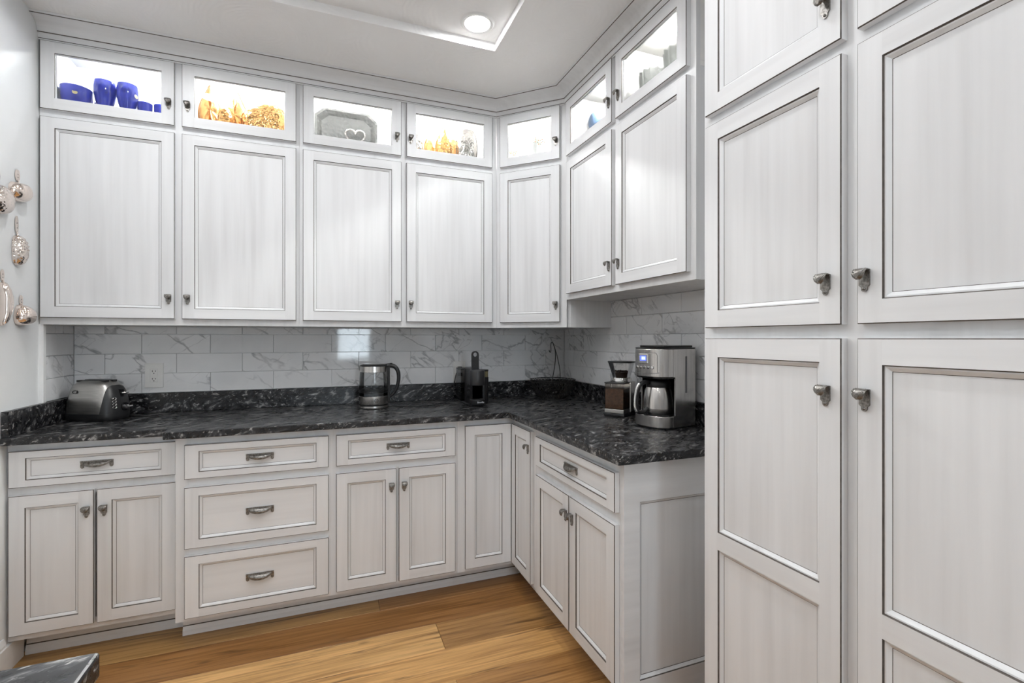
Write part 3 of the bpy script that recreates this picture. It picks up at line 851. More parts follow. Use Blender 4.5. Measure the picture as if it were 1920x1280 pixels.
# toaster: local x = long axis (control end at +x), y = width
t = thing('toaster', 'two-slice brushed steel toaster with black control end beside the outlet', 'toaster', (-1.012, 2.850, Z0), R(-27))
def sup(a, e):
    c, s = math.cos(a), math.sin(a)
    return (math.copysign(abs(c)**e, c), math.copysign(abs(s)**e, s))
def loft(secs, n=40, e=0.55, mat=0, cap=True):
    """secs: (z, hx, hy, cx)"""
    mb = MB(); vs = []
    for z, hx, hy, cx in secs:
        for k in range(n):
            p = sup(2*math.pi*k/n, e); vs.append((cx + hx*p[0], hy*p[1], z))
    fs = [(j*n+k, j*n+(k+1) % n, (j+1)*n+(k+1) % n, (j+1)*n+k) for j in range(len(secs)-1) for k in range(n)]
    if cap: fs += [tuple(range(n))[::-1], tuple((len(secs)-1)*n+k for k in range(n))]
    mb.add(vs, fs, mat); return mb
HX, HY = 0.122, 0.078
loft([(0.0, HX*0.93, HY*0.93, 0), (0.004, HX*0.97, HY*0.97, 0), (0.022, HX, HY, 0), (0.034, HX*0.985, HY*0.985, 0)], e=0.5).build('base', M_BLK, t, smooth=40)
loft([(0.0342, HX*0.98, HY*0.98, 0), (0.06, HX*0.965, HY*0.97, 0), (0.10, HX*0.92, HY*0.93, 0), (0.14, HX*0.84, HY*0.86, -0.002), (0.163, HX*0.75, HY*0.77, -0.003), (0.177, HX*0.62, HY*0.63, -0.004), (0.184, HX*0.45, HY*0.45, -0.004)], e=0.55).build('shell', M_STEEL, t, smooth=40)
mb = MB()
for s in (-1, 1): mb.box(-0.080, 0.068, s*0.020-0.011, s*0.020+0.011, 0.178, 0.1865)
mb.box(-0.080, -0.0799, -0.009, 0.009, 0.180, 0.183)
mb.build('bread_slots', M_BLK, t)
# control panel wraps the +x end
def panel_pts(off):
    secs = [(0.0345, HX*0.98, HY*0.98, 0, 1.06), (0.06, HX*0.965, HY*0.97, 0, 1.00), (0.10, HX*0.92, HY*0.93, 0, 0.86), (0.135, HX*0.85, HY*0.87, -0.002, 0.66), (0.155, HX*0.785, HY*0.80, -0.003, 0.42), (0.163, HX*0.76, HY*0.77, -0.003, 0.10)]
    vs = []; n = 16
    for z, hx, hy, cx, lim in secs:
        for k in range(n+1):
            a = -lim + 2*lim*k/n; p = sup(a, 0.55); vs.append((cx + (hx+off)*p[0], (hy+off)*p[1], z))
    return vs, n, len(secs)
vs, n, m = panel_pts(0.0035); vs2, _, _ = panel_pts(-0.002)
mb = MB(); o = len(vs); fs = []
for j in range(m-1):
    for k in range(n):
        a = j*(n+1)+k; fs.append((a, a+1, a+n+2, a+n+1))
    for k in (0, n):
        a = j*(n+1)+k; fs.append((a, a+n+1, o+a+n+1, o+a))
for k in range(n): fs.append((k, k+1, o+k+1, o+k)); a = (m-1)*(n+1)+k; fs.append((a, a+1, o+a+1, o+a))
mb.add(vs + vs2, fs); mb.build('control_panel', M_BLK, t, smooth=40)
ex = HX*0.95
for k in range(4):
    zc = 0.062 + 0.0135*k; xx = HX*(0.985 - 0.55*max(0, zc-0.06)) + 0.0035
    mb = MB(); mb.lathe([(0.0075, 0), (0.0095, 0.001), (0.0098, 0.003), (0.0085, 0.004), (0.0075, 0.003)], 20, sx=1.0, sy=0.62)
    q = mb.build('button', M_CHROME, t, (xx-0.0035, -0.034, zc), (R(90), R(0), R(78)), smooth=40)
mb = MB(); mb.box(0.100, 0.1135, 0.004, 0.020, 0.080, 0.142); mb.build('lever_slot', M_BLKG, t)
mb = MB(); mb.lathe([(1e-4, 0.0), (0.020, 0.0), (0.019, 0.008), (1e-4, 0.009)], 24); mb.build('dial_ring', M_BLKG, t, (HX*0.955, 0.018, 0.060), (0, R(90), 0), smooth=40)
mb = MB(); mb.lathe([(1e-4, 0.014), (0.010, 0.012), (0.011, 0.004), (0.011, 0.0)], 20); mb.tube([(0,0,0.011), (0, 0.012, 0.012), (0, 0.026, 0.010)], 0.0035, 8)
mb.build('browning_knob', M_CHROME, t, (HX*0.955+0.009, 0.018, 0.060), (0, R(90), 0), smooth=40)
mb = MB(); mb.tube(catmull([(0.105, 0.012, 0.125), (0.118, 0.012, 0.125), (0.122, 0.020, 0.125), (0.119, 0.038, 0.126)], 4), 0.0042, 8); mb.build('lever', M_CHROME, t, smooth=40)
mb = MB(); mb.lathe([(0.009, 0), (0.0135, 0.001), (0.0135, 0.002), (0.009, 0.002)], 24, sx=1.0, sy=0.62)
mb.build('oval_emblem', M_BLK, t, (-0.045, -HY*0.885, 0.135), (R(76), 0, 0), smooth=40)
mb = MB(); mb.tube(catmull([(-0.10, 0.055, 0.012), (0.02, 0.087, 0.005), (0.12, 0.085, 0.004), (0.165, 0.100, 0.004), (0.19, 0.13, 0.004)], 6), 0.0035, 8); mb.build('power_cord', M_BLK, t, smooth=60)

# kettle
t = thing('electric_kettle', 'glass and steel electric kettle with black curved handle standing on the granite', 'kettle', (0.246, 2.777, Z0), R(-12))
mb = MB(); mb.lathe([(1e-4, 0), (0.080, 0), (0.081, 0.003), (0.080, 0.015), (0.076, 0.017), (1e-4, 0.017)], 48, mat=[0,0,0,0,0]); mb.build('power_base', M_STEELV, t, smooth=35)
mb = MB(); mb.lathe([(0.0815, 0.0005), (0.0822, 0.0035), (0.0815, 0.0045)], 48); mb.lathe([(0.077, 0.0172), (0.078, 0.0235), (1e-4, 0.0235)], 48); mb.build('base_seal', M_BLK, t, smooth=35)
mb = MB(); mb.lathe([(1e-4, 0.024), (0.079, 0.024), (0.0805, 0.027), (0.0800, 0.066), (0.0785, 0.0675)], 48); mb.build('lower_band', M_STEELV, t, smooth=35)
mb = MB(); mb.lathe([(0.0785, 0.0675), (0.0790, 0.10), (0.0770, 0.15), (0.0745, 0.200)], 48); mb.build('glass_body', M_KGLASS, t, smooth=60)
mb = MB(); mb.lathe([(1e-4, 0.0685), (0.0775, 0.0685), (0.0778, 0.085), (1e-4, 0.0852)], 48); mb.build('water', M_WATER, t, smooth=35)
mb = MB(); mb.lathe([(1e-4, 0.0680), (0.0720, 0.0680), (0.0720, 0.0682)], 48); mb.lathe([(0.0765, 0.0855), (0.0772, 0.0855), (0.0772, 0.0925), (0.0765, 0.0925)], 48); mb.build('heating_plate', M_BLK, t, smooth=35)
mb = MB(); mb.lathe([(0.0745, 0.198), (0.0755, 0.199), (0.0730, 0.230), (0.0715, 0.231)], 48); mb.build('upper_collar', M_STEELV, t, smooth=35)
mb = MB(); mb.lathe([(0.0735, 0.231), (0.0735, 0.2345), (0.066, 0.238), (0.055, 0.2415), (0.045, 0.243), (1e-4, 0.2435)], 48, mat=[0,0,0,1,1]); mb.build('lid', [M_BLK, M_CHROME], t, smooth=30)
mb = MB(); mb.add([(-0.071,-0.016,0.2335),(-0.071,0.016,0.2335),(-0.086,0,0.2345),(-0.0735,-0.012,0.206),(-0.0735,0.012,0.206),(-0.076,0,0.200)], [(0,2,1),(0,3,5,2),(1,2,5,4),(3,4,5),(0,1,4,3)]); mb.build('spout', M_STEELV, t)
mb = MB(); hp = catmull([(0.062,0,0.228), (0.085,0,0.232), (0.112,0,0.226), (0.130,0,0.200), (0.134,0,0.160), (0.126,0,0.115), (0.108,0,0.080), (0.084,0,0.060)], 5)
mb.tube(hp, [0.013 - 0.005*k/(len(hp)-1) for k in range(len(hp))], 12); mb.box(0.0735, 0.0865, -0.011, 0.011, 0.030, 0.232)
mb.build('handle', M_BLK, t, smooth=50)
mb = MB(); mb.box(0.088, 0.100, -0.012, 0.012, 0.2425, 0.2465); mb.build('lid_release', M_BLKG, t)
mb = MB(); mb.lathe([(0.0085, 0.0), (0.0110, 0.0), (0.0110, 0.0015), (0.0085, 0.0015)], 24); mb.box(-0.001, 0.001, -0.001, 0.006, 0.0, 0.001); mb.tube([(-0.004,-0.003,0.0008), (0.0,-0.005,0.0008), (0.005,-0.001,0.0008)], 0.0008, 5)
mb.build('round_emblem', M_BLK, t, (0.0225, -0.0768, 0.046), (R(90), 0, R(16)), smooth=40)
mb = MB()
for k in range(5): mb.box(-0.004 - 0.003*(k % 2), 0.003, -0.0004, 0.0, 0.112 + 0.016*k, 0.1132 + 0.016*k)
mb.box(-0.014, 0.010, -0.0004, 0.0, 0.190, 0.1935); mb.build('fill_marks', M_PRINT, t, (0.012, -0.0765, 0), (R(-1.5), 0, R(9)))
mb = MB(); mb.tube(catmull([(0.079,0.01,0.008), (0.13,0.01,0.004), (0.22,-0.01,0.0045), (0.33,0.02,0.006), (0.40,0.10,0.012), (0.445,0.185,0.03)], 6), 0.0032, 8); mb.build('power_cord', M_BLK, t, smooth=60)

# espresso machine (faces the camera)
t = thing('espresso_machine', 'slim black capsule espresso machine with raised loop lever beside the corner', 'coffee machine', (0.800, 2.745, Z0), 0)
mb = MB(); mb.prism([(-0.050,0.175),(-0.050,-0.06),(-0.040,-0.115),(0.040,-0.115),(0.050,-0.06),(0.050,0.175)], 0.0, 0.010); bevel(mb.build('base', M_BLK, t), 0.003)
mb = MB(); mb.lathe([(1e-4, 0.010), (0.042, 0.010), (0.043, 0.012), (0.043, 0.036), (0.040, 0.039), (1e-4, 0.039)], 36, c=(0, -0.115, 0)); mb.build('drip_tray', M_BLK, t, smooth=40)
mb = MB(); mb.box(-0.039, 0.039, -0.10, -0.03, 0.0395, 0.118); mb.build('column', M_BLKG, t)
mb = MB(); mb.lathe([(1e-4, 0.118), (0.043, 0.118), (0.044, 0.121), (0.044, 0.196), (0.040, 0.203), (1e-4, 0.205)], 36, c=(0, -0.105, 0)); mb.build('brew_head', M_DGREY, t, smooth=40)
mb = MB(); mb.prism([(-0.10, 0.0102), (0.055, 0.0102), (0.055, 0.199), (0.04, 0.204), (-0.02, 0.206), (-0.10, 0.203)], -0.030, 0.036, 'x'); bevel(mb.build('housing', M_BLK, t), 0.004)
mb = MB(); mb.box(-0.050, 0.046, 0.058, 0.172, 0.0105, 0.196); mb.build('water_tank', M_SMOKE, t)
mb = MB(); mb.box(-0.051, 0.047, 0.057, 0.173, 0.1963, 0.203); bevel(mb.build('tank_lid', M_BLK, t), 0.002)
mb = MB()
lv = [(-0.021, 0.19), (0.021, 0.19), (0.021, 0.285)] + [(0.021*math.cos(a), 0.285+0.021*math.sin(a)) for a in [math.pi*k/12 for k in range(1, 12)]] + [(-0.021, 0.285)]
hole = [(0.0125*math.cos(-2*math.pi*k/16), 0.2855+0.0125*math.sin(-2*math.pi*k/16)) for k in range(16)]
bmv = bmesh.new()
for yy in (0,):
    e = []
    for ring_ in (lv, hole):
        vv = [bmv.verts.new((x, 0, z)) for x, z in ring_]
        e += [bmv.edges.new((vv[i], vv[(i+1) % len(vv)])) for i in range(len(vv))]
    g = bmesh.ops.triangle_fill(bmv, edges=e, use_beauty=True, use_dissolve=False)
    ex_ = bmesh.ops.extrude_face_region(bmv, geom=[f_ for f_ in bmv.faces])
    bmesh.ops.translate(bmv, vec=(0, 0.014, 0), verts=[v for v in ex_['geom'] if isinstance(v, bmesh.types.BMVert)])
    bmesh.ops.recalc_face_normals(bmv, faces=bmv.faces)
me = bpy.data.meshes.new('lever'); bmv.to_mesh(me); bmv.free(); me.materials.append(M_BLK)
link('lever', me, t, (0, -0.075, 0.004))
mb = MB(); mb.lathe([(1e-4, 0.0), (0.036, 0.0), (0.036, 0.150), (0.034, 0.152), (0.034, 0.185), (0.036, 0.187), (0.036, 0.195), (1e-4, 0.197)], 32, c=(0.072, 0.02, 0.001), mat=[0,0,0,1,1,0,0]); mb.build('milk_frother', [M_BLK, simple('brass_band', (0.55, 0.48, 0.28), 0.25, 1.0)], t, smooth=40)
cu = bpy.data.curves.new('lettering', 'FONT'); cu.body = 'Breville'; cu.size = 0.0135; cu.align_x = 'CENTER'; cu.extrude = 0.0002; cu.materials.append(simple('white_print', (0.85, 0.86, 0.9), 0.4))
tmp = link('lettering_source', cu); bpy.context.view_layer.update()
lme = bpy.data.meshes.new_from_object(tmp.evaluated_get(bpy.context.evaluated_depsgraph_get())); bpy.data.objects.remove(tmp)
lo = link('lettering', lme, t, (0.006, -0.1586, 0.021), (R(90), 0, R(4))); lo['kind'] = 'stuff'
mb = MB(); mb.tube(catmull([(-0.04, 0.165, 0.02), (-0.06, 0.19, 0.06), (-0.045, 0.225, 0.12), (-0.030, 0.242, 0.165)], 6), 0.003, 8); mb.build('power_cord', M_BLK, t, smooth=60)

# wire basket with banana hook
t = thing('wire_basket', 'round black wire fruit basket with a tall hook in the counter corner', 'basket', (1.368, 2.832, Z0), 0)
def circ(r, z, n=48): return [(r*math.cos(2*math.pi*k/n), r*math.sin(2*math.pi*k/n), z) for k in range(n)]
mb = MB(); mb.tube(circ(0.147, 0.118), 0.0024, 8, closed=True); mb.build('rim', M_WIRE, t, smooth=60)
mb = MB(); mb.tube(circ(0.145, 0.106), 0.0014, 6, closed=True); mb.tube(circ(0.085, 0.0035), 0.0022, 6, closed=True); mb.tube(circ(0.05, 0.004), 0.0015, 6, closed=True); mb.build('hoops', M_WIRE, t, smooth=60)
mb = MB(); K = 36
for k in range(K):
    for s in (-1, 1):
        pth = []
        for q in range(7):
            u_ = q/6; a = 2*math.pi*(k + s*u_*2.2)/K; r_ = 0.085 + 0.060*(u_**0.75)
            pth.append((r_*math.cos(a), r_*math.sin(a), 0.0035 + 0.1025*u_))
        mb.tube(pth, 0.0015, 4, cap=False)
    a0 = 2*math.pi*k/K; a1 = 2*math.pi*(k+0.5)/K; a2 = 2*math.pi*(k+1)/K
    mb.tube([(0.145*math.cos(a0), 0.145*math.sin(a0), 0.106), (0.147*math.cos(a1), 0.147*math.sin(a1), 0.117), (0.145*math.cos(a2), 0.145*math.sin(a2), 0.106)], 0.0015, 4, cap=False)
for k in range(8):
    a = math.pi*k/8; mb.tube([(0.085*math.cos(a), 0.085*math.sin(a), 0.004), (-0.085*math.cos(a), -0.085*math.sin(a), 0.004)], 0.0011, 4, cap=False)
w_ = mb.build('wire_mesh', M_WIRE, t); w_['kind'] = 'stuff'
mb = MB()
hx, hy = 0.93, -0.36          # direction across the view
def V(a, z, b=0.0): return (hx*a - hy*b*0 + 0.36*b, hy*a + 0.93*b, z)
mb.tube(catmull([V(-0.03,0.06,-0.10), V(-0.012,0.118,-0.105), V(0.012,0.22,-0.05), V(0.018,0.30,0.0), V(0.008,0.345,0.03), V(-0.001,0.358,0.03), V(-0.008,0.345,0.03), V(-0.008,0.300,0.03), V(-0.014,0.292,0.03), V(-0.020,0.306,0.03)], 5), 0.0026, 8)
mb.tube(catmull([V(0.062,0.118,0.125), V(0.058,0.17,0.105), V(0.040,0.25,0.065), V(0.018,0.318,0.03), V(0.008,0.345,0.03)], 5), 0.0026, 8)
mb.build('hook', M_WIRE, t, smooth=60)

# coffee grinder
t = thing('coffee_grinder', 'burr coffee grinder with bean hopper and brown grounds bin left of the coffee maker', 'coffee grinder', (1.388, 2.078, Z0), R(-58))
mb = MB(); mb.prism([(-0.054,-0.088),(0.054,-0.088),(0.058,0.07),(-0.058,0.07)], 0, 0.016); bevel(mb.build('base', M_BLK, t), 0.004)
mb = MB(); mb.prism([(-0.056,-0.012),(0.056,-0.012),(0.060,0.03),(0.045,0.068),(-0.045,0.068),(-0.060,0.03)], 0.0163, 0.166); bevel(mb.build('body', M_STEELV, t), 0.006)
mb = MB(); mb.box(-0.051, 0.051, -0.087, -0.0125, 0.0165, 0.036); bevel(mb.build('bin_foot', M_STEEL, t), 0.002)
mb = MB(); mb.box(-0.050, 0.050, -0.0865, -0.0130, 0.0365, 0.160); bevel(mb.build('grounds_bin', M_CLEARP, t), 0.004)
mb = MB(); mb.box(-0.047, 0.047, -0.0835, -0.0160, 0.038, 0.135); mb.build('ground_coffee', M_GROUND, t)
mb = MB(); mb.box(-0.0515, 0.0515, -0.088, -0.0125, 0.1605, 0.1665); bevel(mb.build('bin_lid', M_BLK, t), 0.002)
mb = MB(); mb.lathe([(1e-4, 0.1668), (0.053, 0.1668), (0.054, 0.170), (0.049, 0.186), (1e-4, 0.187)], 36, c=(0, 0.0, 0)); mb.build('dial_collar', M_CHROME, t, smooth=35)
mb = MB(); mb.lathe([(0.043, 0.1872), (0.046, 0.200), (0.066, 0.262)], 36); mb.build('hopper', M_CLEARP, t, smooth=60)
mb = MB(); mb.lathe([(1e-4, 0.1875), (0.0425, 0.1878), (0.0450, 0.1995), (0.050, 0.214), (1e-4, 0.216)], 28)
for k in range(60):
    a = random.uniform(0, 6.28); r_ = 0.046*math.sqrt(random.random()); mb.sphere((r_*math.cos(a), r_*math.sin(a), 0.2155 + random.uniform(0, 0.004)), 0.0048, 6, sz=0.7)
bn = mb.build('coffee_beans', M_BEAN, t, smooth=60); bn['kind'] = 'stuff'
mb = MB(); mb.lathe([(0.0655, 0.261), (0.068, 0.262), (0.068, 0.268), (1e-4, 0.269)], 36); mb.build('hopper_lid', M_BLK, t, smooth=35)

# coffee maker
t = thing('coffee_maker', 'brushed steel drip coffee maker with blue display and thermal carafe near the pantry', 'coffee maker', (1.388, 1.755, Z0), R(-79))
hw_, yb_ = 0.094, 0.108
def front_y(u_, y0, D): return y0 - D*max(0.0, 1-abs(u_)**3)**(1/2.2)
def plan(bulge, hw=hw_, y0=-0.080, yb=yb_):
    pts = []
    for k in range(25):
        u_ = -math.cos(math.pi*k/24)
        pts.append((hw*u_, front_y(u_, y0 + 0.034, bulge + 0.034)))
    return pts + [(hw, yb-0.012), (hw-0.012, yb), (-hw+0.012, yb), (-hw, yb-0.012)]
mb = MB(); mb.prism(plan(0.030), 0.006, 0.054); bevel(mb.build('base', M_STEELV, t, smooth=30), 0.002)
mb = MB(); mb.prism(plan(0.026, hw_-0.006, -0.074, 0.100), 0.0, 0.0058); mb.build('foot', M_BLK, t)
mb = MB(); mb.prism(plan(0.027, hw_-0.004, -0.078, 0.05), 0.0542, 0.060); mb.build('warming_plate', M_BLKG, t)
mb = MB(); mb.box(-hw_+0.0052, hw_-0.0052, 0.045, yb_-0.0005, 0.0542, 0.219); bevel(mb.build('rear_column', M_STEELV, t), 0.006)
for s in (-1, 1):
    mb = MB(); x0, x1 = sorted((s*(hw_-0.005), s*(hw_+0.0010)))
    y0 = -0.034; q = 0.014; F_ = -0.046
    prof = [(yb_-0.012, 0.0075), (F_, 0.0075), (F_, 0.0530)] + [(y0-q+q*math.sin(a), 0.0535+q-q*math.cos(a)) for a in [math.pi/2*k/6 for k in range(7)]]
    prof = [(yb_-0.012, 0.0075), (F_, 0.0075), (F_, 0.0535), (y0-0.002, 0.0540), (y0+0.0, 0.060), (y0+0.0, 0.212)] + [(y0, 0.2125), (y0-0.002, 0.2190), (F_, 0.2195), (F_, 0.337), (yb_-0.012, 0.337)]
    mb.prism(prof, x0, x1, 'x'); mb.build('side_panel', M_STEELV, t)
mb = MB(); mb.box(-hw_+0.0063, hw_-0.0063, 0.0405, 0.0447, 0.0605, 0.2188); mb.build('cavity_lining', M_BLKG, t)
mb = MB(); mb.prism(plan(0.030), 0.2192, 0.338); bevel(mb.build('head', M_STEELV, t, smooth=30), 0.002)
mb = MB(); mb.prism(plan(0.026, hw_-0.004, -0.078, 0.100), 0.2130, 0.2191); mb.build('head_underside', M_BLKG, t)
mb = MB(); mb.prism(plan(0.031, hw_+0.001, -0.080, yb_+0.001), 0.3383, 0.344); mb.prism(plan(0.022, hw_-0.010, -0.066, yb_-0.006), 0.344, 0.353); bevel(mb.build('lid', M_BLKG, t), 0.003)
def face_at(x, z, y_off=0.0):
    u_ = x/hw_; y = front_y(u_, -0.046, 0.064); s = (front_y(u_+0.01, -0.046, 0.064) - front_y(u_-0.01, -0.046, 0.064))/(0.02*hw_)
    return (x, y - y_off, z), math.atan(s)
(px_, py_, pz_), ang = face_at(0.0, 0.294, 0.0)
mb = MB(); mb.box(-0.026, 0.026, -0.0025, 0.003, -0.021, 0.021); bevel(mb.build('display_bezel', M_CHROME, t, (-0.012, py_, 0.296), (0, 0, 0)), 0.004)
mb = MB(); mb.box(-0.017, 0.017, -0.0032, -0.0026, -0.011, 0.011); mb.build('display', M_LCD, t, (-0.012, py_, 0.298))
mb = MB(); mb.box(-0.008, 0.014, -0.0036, -0.0033, -0.007, 0.007); mb.build('display_digits', M_LCD2, t, (-0.012, py_, 0.298))
for k in range(5):
    p, an = face_at(-0.050 + 0.0215*k, 0.259)
    mb = MB(); mb.lathe([(1e-4, 0.0042), (0.0055, 0.004), (0.007, 0.002), (0.0075, -0.003)], 20); mb.build('button', M_CHROME, t, p, (R(90), 0, an), smooth=40)
pth = []
for x_, z_ in ((-0.075, 0.236), (-0.04, 0.233), (0.0, 0.233), (0.045, 0.235), (0.066, 0.238)):
    p, an = face_at(x_, z_); pth.append((p[0], p[1]-0.0004, p[2]))
mb = MB(); mb.tube(catmull(pth, 4), 0.0011, 5)
pth = [(lambda q: (q[0], q[1]-0.0004, q[2]))(face_at(x_, z_)[0]) for x_, z_ in ((-0.075, 0.322), (0.0, 0.322), (0.045, 0.322), (0.056, 0.316), (0.058, 0.300), (0.058, 0.25), (0.060, 0.238))]
mb.tube(catmull(pth, 4), 0.0008, 5); mb.build('panel_seam', M_GREY, t)
mb = MB(); mb.box(hw_-0.001, hw_+0.0020, 0.030, 0.040, 0.150, 0.306); mb.build('water_gauge', M_GREY, t)
cf = (0.0, -0.030, 0.0605)
mb = MB(); mb.lathe([(1e-4, 0.0), (0.062, 0.0), (0.0645, 0.004), (0.0655, 0.020), (0.0660, 0.0205), (0.0640, 0.06), (0.058, 0.095), (0.051, 0.1105)], 44, c=cf); mb.build('carafe', M_STEELV, t, smooth=40)
mb = MB(); mb.lathe([(0.0515, 0.1108), (0.0525, 0.113), (0.052, 0.132), (0.046, 0.140), (1e-4, 0.142)], 44, c=cf); mb.build('carafe_lid', M_BLK, t, smooth=40)
mb = MB(); hp = catmull([(-0.008,-0.083,0.192), (-0.012,-0.108,0.193), (-0.016,-0.132,0.178), (-0.020,-0.142,0.140), (-0.020,-0.146,0.098), (-0.016,-0.140,0.070), (-0.010,-0.115,0.066), (-0.004,-0.092,0.080)], 5)
mb.tube(hp, 0.0095, 10); mb.build('carafe_handle', M_BLK, t, smooth=50)
mb = MB(); hp2 = [(p.x, p.y - 0.008, p.z + 0.002) for p in hp[8:27]]
mb.tube(hp2, 0.0058, 8); mb.build('handle_inlay', M_CHROME, t, smooth=50)

# outlets
def outlet(x0, x1, z0, z1, label, plugs):
    t = thing('wall_outlet', label, 'outlet', ((x0+x1)/2, 2.9995, z0))
    w, h = x1-x0, z1-z0
    mb = MB(); mb.box(-w/2, w/2, -0.005, -0.0002, 0, h); bevel(mb.build('cover_plate', M_WHITEP, t), 0.0018)
    mb = MB(); mb.box(-0.0170, 0.0170, -0.0075, -0.0051, h/2-0.034, h/2+0.034); bevel(mb.build('receptacle', M_WHITEP, t), 0.0015)
    for s in (-1, 1):
        zc = h/2 + s*0.0195
        for dx, ww, hh in ((-0.0063, 0.0013, 0.0042), (0.0063, 0.0013, 0.0036)):
            mb = MB(); mb.box(dx-ww, dx+ww, -0.0079, -0.0076, zc-hh+0.003, zc+hh+0.003); mb.build('slot', M_BLK, t)
        mb = MB(); mb.lathe([(1e-4, 0.0003), (0.0025, 0.0003), (0.0025, 0)], 12); mb.build('slot', M_BLK, t, (0, -0.0076, zc-0.008), (R(90), 0, 0))
    if plugs:
        for s in (-1, 1):
            mb = MB(); mb.box(-0.012, 0.013, -0.034, -0.0082, h/2+s*0.0195-0.010, h/2+s*0.0195+0.010); bevel(mb.build('plug', M_BLK, t), 0.003)
    return t
outlet(-0.871, -0.790, 1.045, 1.171, 'white double wall outlet on the marble tile beside the toaster', False)
outlet(0.749, 0.830, 1.030, 1.154, 'white wall outlet with two black plugs behind the espresso machine', True)

# ------------------------------------------------------------------ molds hung on the left wall
def dome(outline, depth, rings=10, ridge=None, mat=0, lip=0.0):
    """half-round shape bulging along -y over an outline in the xz plane"""
    mb = MB(); n = len(outline)
    cx = sum(p[0] for p in outline)/n; cz = sum(p[1] for p in outline)/n
    vs = [(p[0], 0.0, p[1]) for p in outline]
    for j in range(rings):
        s = 1 - j/rings
        for i, p in enumerate(outline):
            x = cx + (p[0]-cx)*s; z = cz + (p[1]-cz)*s
            y = -depth*math.sqrt(max(0, 1 - s**2.6)) - 0.003
            if ridge: y -= ridge(x, z, s, i/n)
            vs.append((x, y, z))
    vs.append((cx, -depth - 0.003 - (ridge(cx, cz, 0, 0) if ridge else 0), cz))
    fs = [(j*n+i, j*n+(i+1) % n, (j+1)*n+(i+1) % n, (j+1)*n+i) for j in range(rings) for i in range(n)]
    fs += [(rings*n+i, rings*n+(i+1) % n, len(vs)-1) for i in range(n)]
    fs.append(tuple(range(n))[::-1])
    mb.add(vs, fs, mat); return mb
def oval(a, b, n=32, e=1.0, f=None):
    out = []
    for k in range(n):
        t_ = 2*math.pi*k/n; r = f(t_) if f else 1.0
        p = sup(t_, e); out.append((a*p[0]*r, b*p[1]*r))
    return out
def hung_mold(label, y, z, outline, depth, mat, tagsize, tagz, ridge=None, twist=0.0):
    t = thing('hanging_mold', label, 'mold', (XL+0.0008, y, z), R(90), group='metal molds hung on the left wall')
    dome(outline, depth, 12, ridge).build('bowl', mat, t, (0, 0, 0), (0, twist, 0), smooth=50)
    w, h = tagsize
    mb = MB()
    mb.prism([(w*p[0], h*p[1]) for p in oval(1, 1, 18)], -0.004, -0.001, 'y')
    mb.v = [(x, y_, z_ + tagz) for x, y_, z_ in mb.v]
    zt_ = max(p[1] for p in outline)
    mb.tube([(0, -0.0035, zt_-0.012), (0.002, -0.0045, (zt_+tagz-h)/2), (0, -0.003, tagz-h+0.006)], 0.0034, 8)
    mb.build('hanging_tag', mat, t, smooth=40)
    for dz in (-0.35, 0.2):
        mb = MB(); mb.lathe([(1e-4, 0.0004), (0.0018, 0.0004), (0.0018, 0)], 10); mb.build('nail_hole', M_BLK, t, (0, -0.0041, tagz + h*dz), (R(90), 0, 0))
    return t
kid = oval(0.052, 0.044, 36, 0.9, lambda a: 1 + 0.10*math.cos(2*a+0.6) - 0.10*math.exp(-((a-1.57)/0.35)**2))
hung_mold('plain rounded rose-silver mold hung highest on the wall', 2.545, 1.893, kid, 0.040, M_ROSE, (0.015, 0.024), 0.066, twist=R(-14))
bery = oval(0.058, 0.056, 36, 0.9, lambda a: 1 + 0.12*math.sin(a)*-1 + 0.03*math.cos(7*a))
hung_mold('dimpled berry-shaped rose-silver mold beside the plain highest one', 2.418, 1.835, bery, 0.042, M_ROSEH, (0.013, 0.028), 0.083)
pea = oval(0.034, 0.066, 44, 1.0, lambda a: 1 - 0.16*math.exp(-((math.cos(a))**2 - 1)**2/0.06) + 0.06*math.cos(2*a))
hung_mold('ridged peanut-shaped rose-silver mold hung in the middle', 2.540, 1.655, pea, 0.034, M_ROSEH, (0.010, 0.036), 0.103,
          ridge=lambda x, z, s, u: (0.0030*math.sin(z*420) if z > 0.004 else 0.0008*math.sin(z*700+x*500))*(1-s**4))
ban = [(0.005,0.085),(0.022,0.070),(0.036,0.045),(0.040,0.015),(0.036,-0.015),(0.022,-0.050),(0.002,-0.085),(-0.010,-0.088),(-0.014,-0.075),(-0.012,-0.045),(-0.010,-0.010),(-0.010,0.030),(-0.012,0.060),(-0.008,0.080)]
hung_mold('crescent banana-shaped rose-silver mold hung low beside the apple-shaped one', 2.447, 1.435, [(p.x, p.y) for p in [Vector(q) for q in ban]], 0.026, M_ROSE, (0.010, 0.024), 0.108)
pep = oval(0.046, 0.043, 36, 0.85, lambda a: 1 + 0.06*math.cos(3*a+0.5) - 0.06*math.exp(-((a-1.57)/0.4)**2))
hung_mold('smooth apple-shaped rose-silver mold hung lowest above the tile', 2.570, 1.393, pep, 0.044, M_ROSE, (0.011, 0.022), 0.062, twist=R(8))

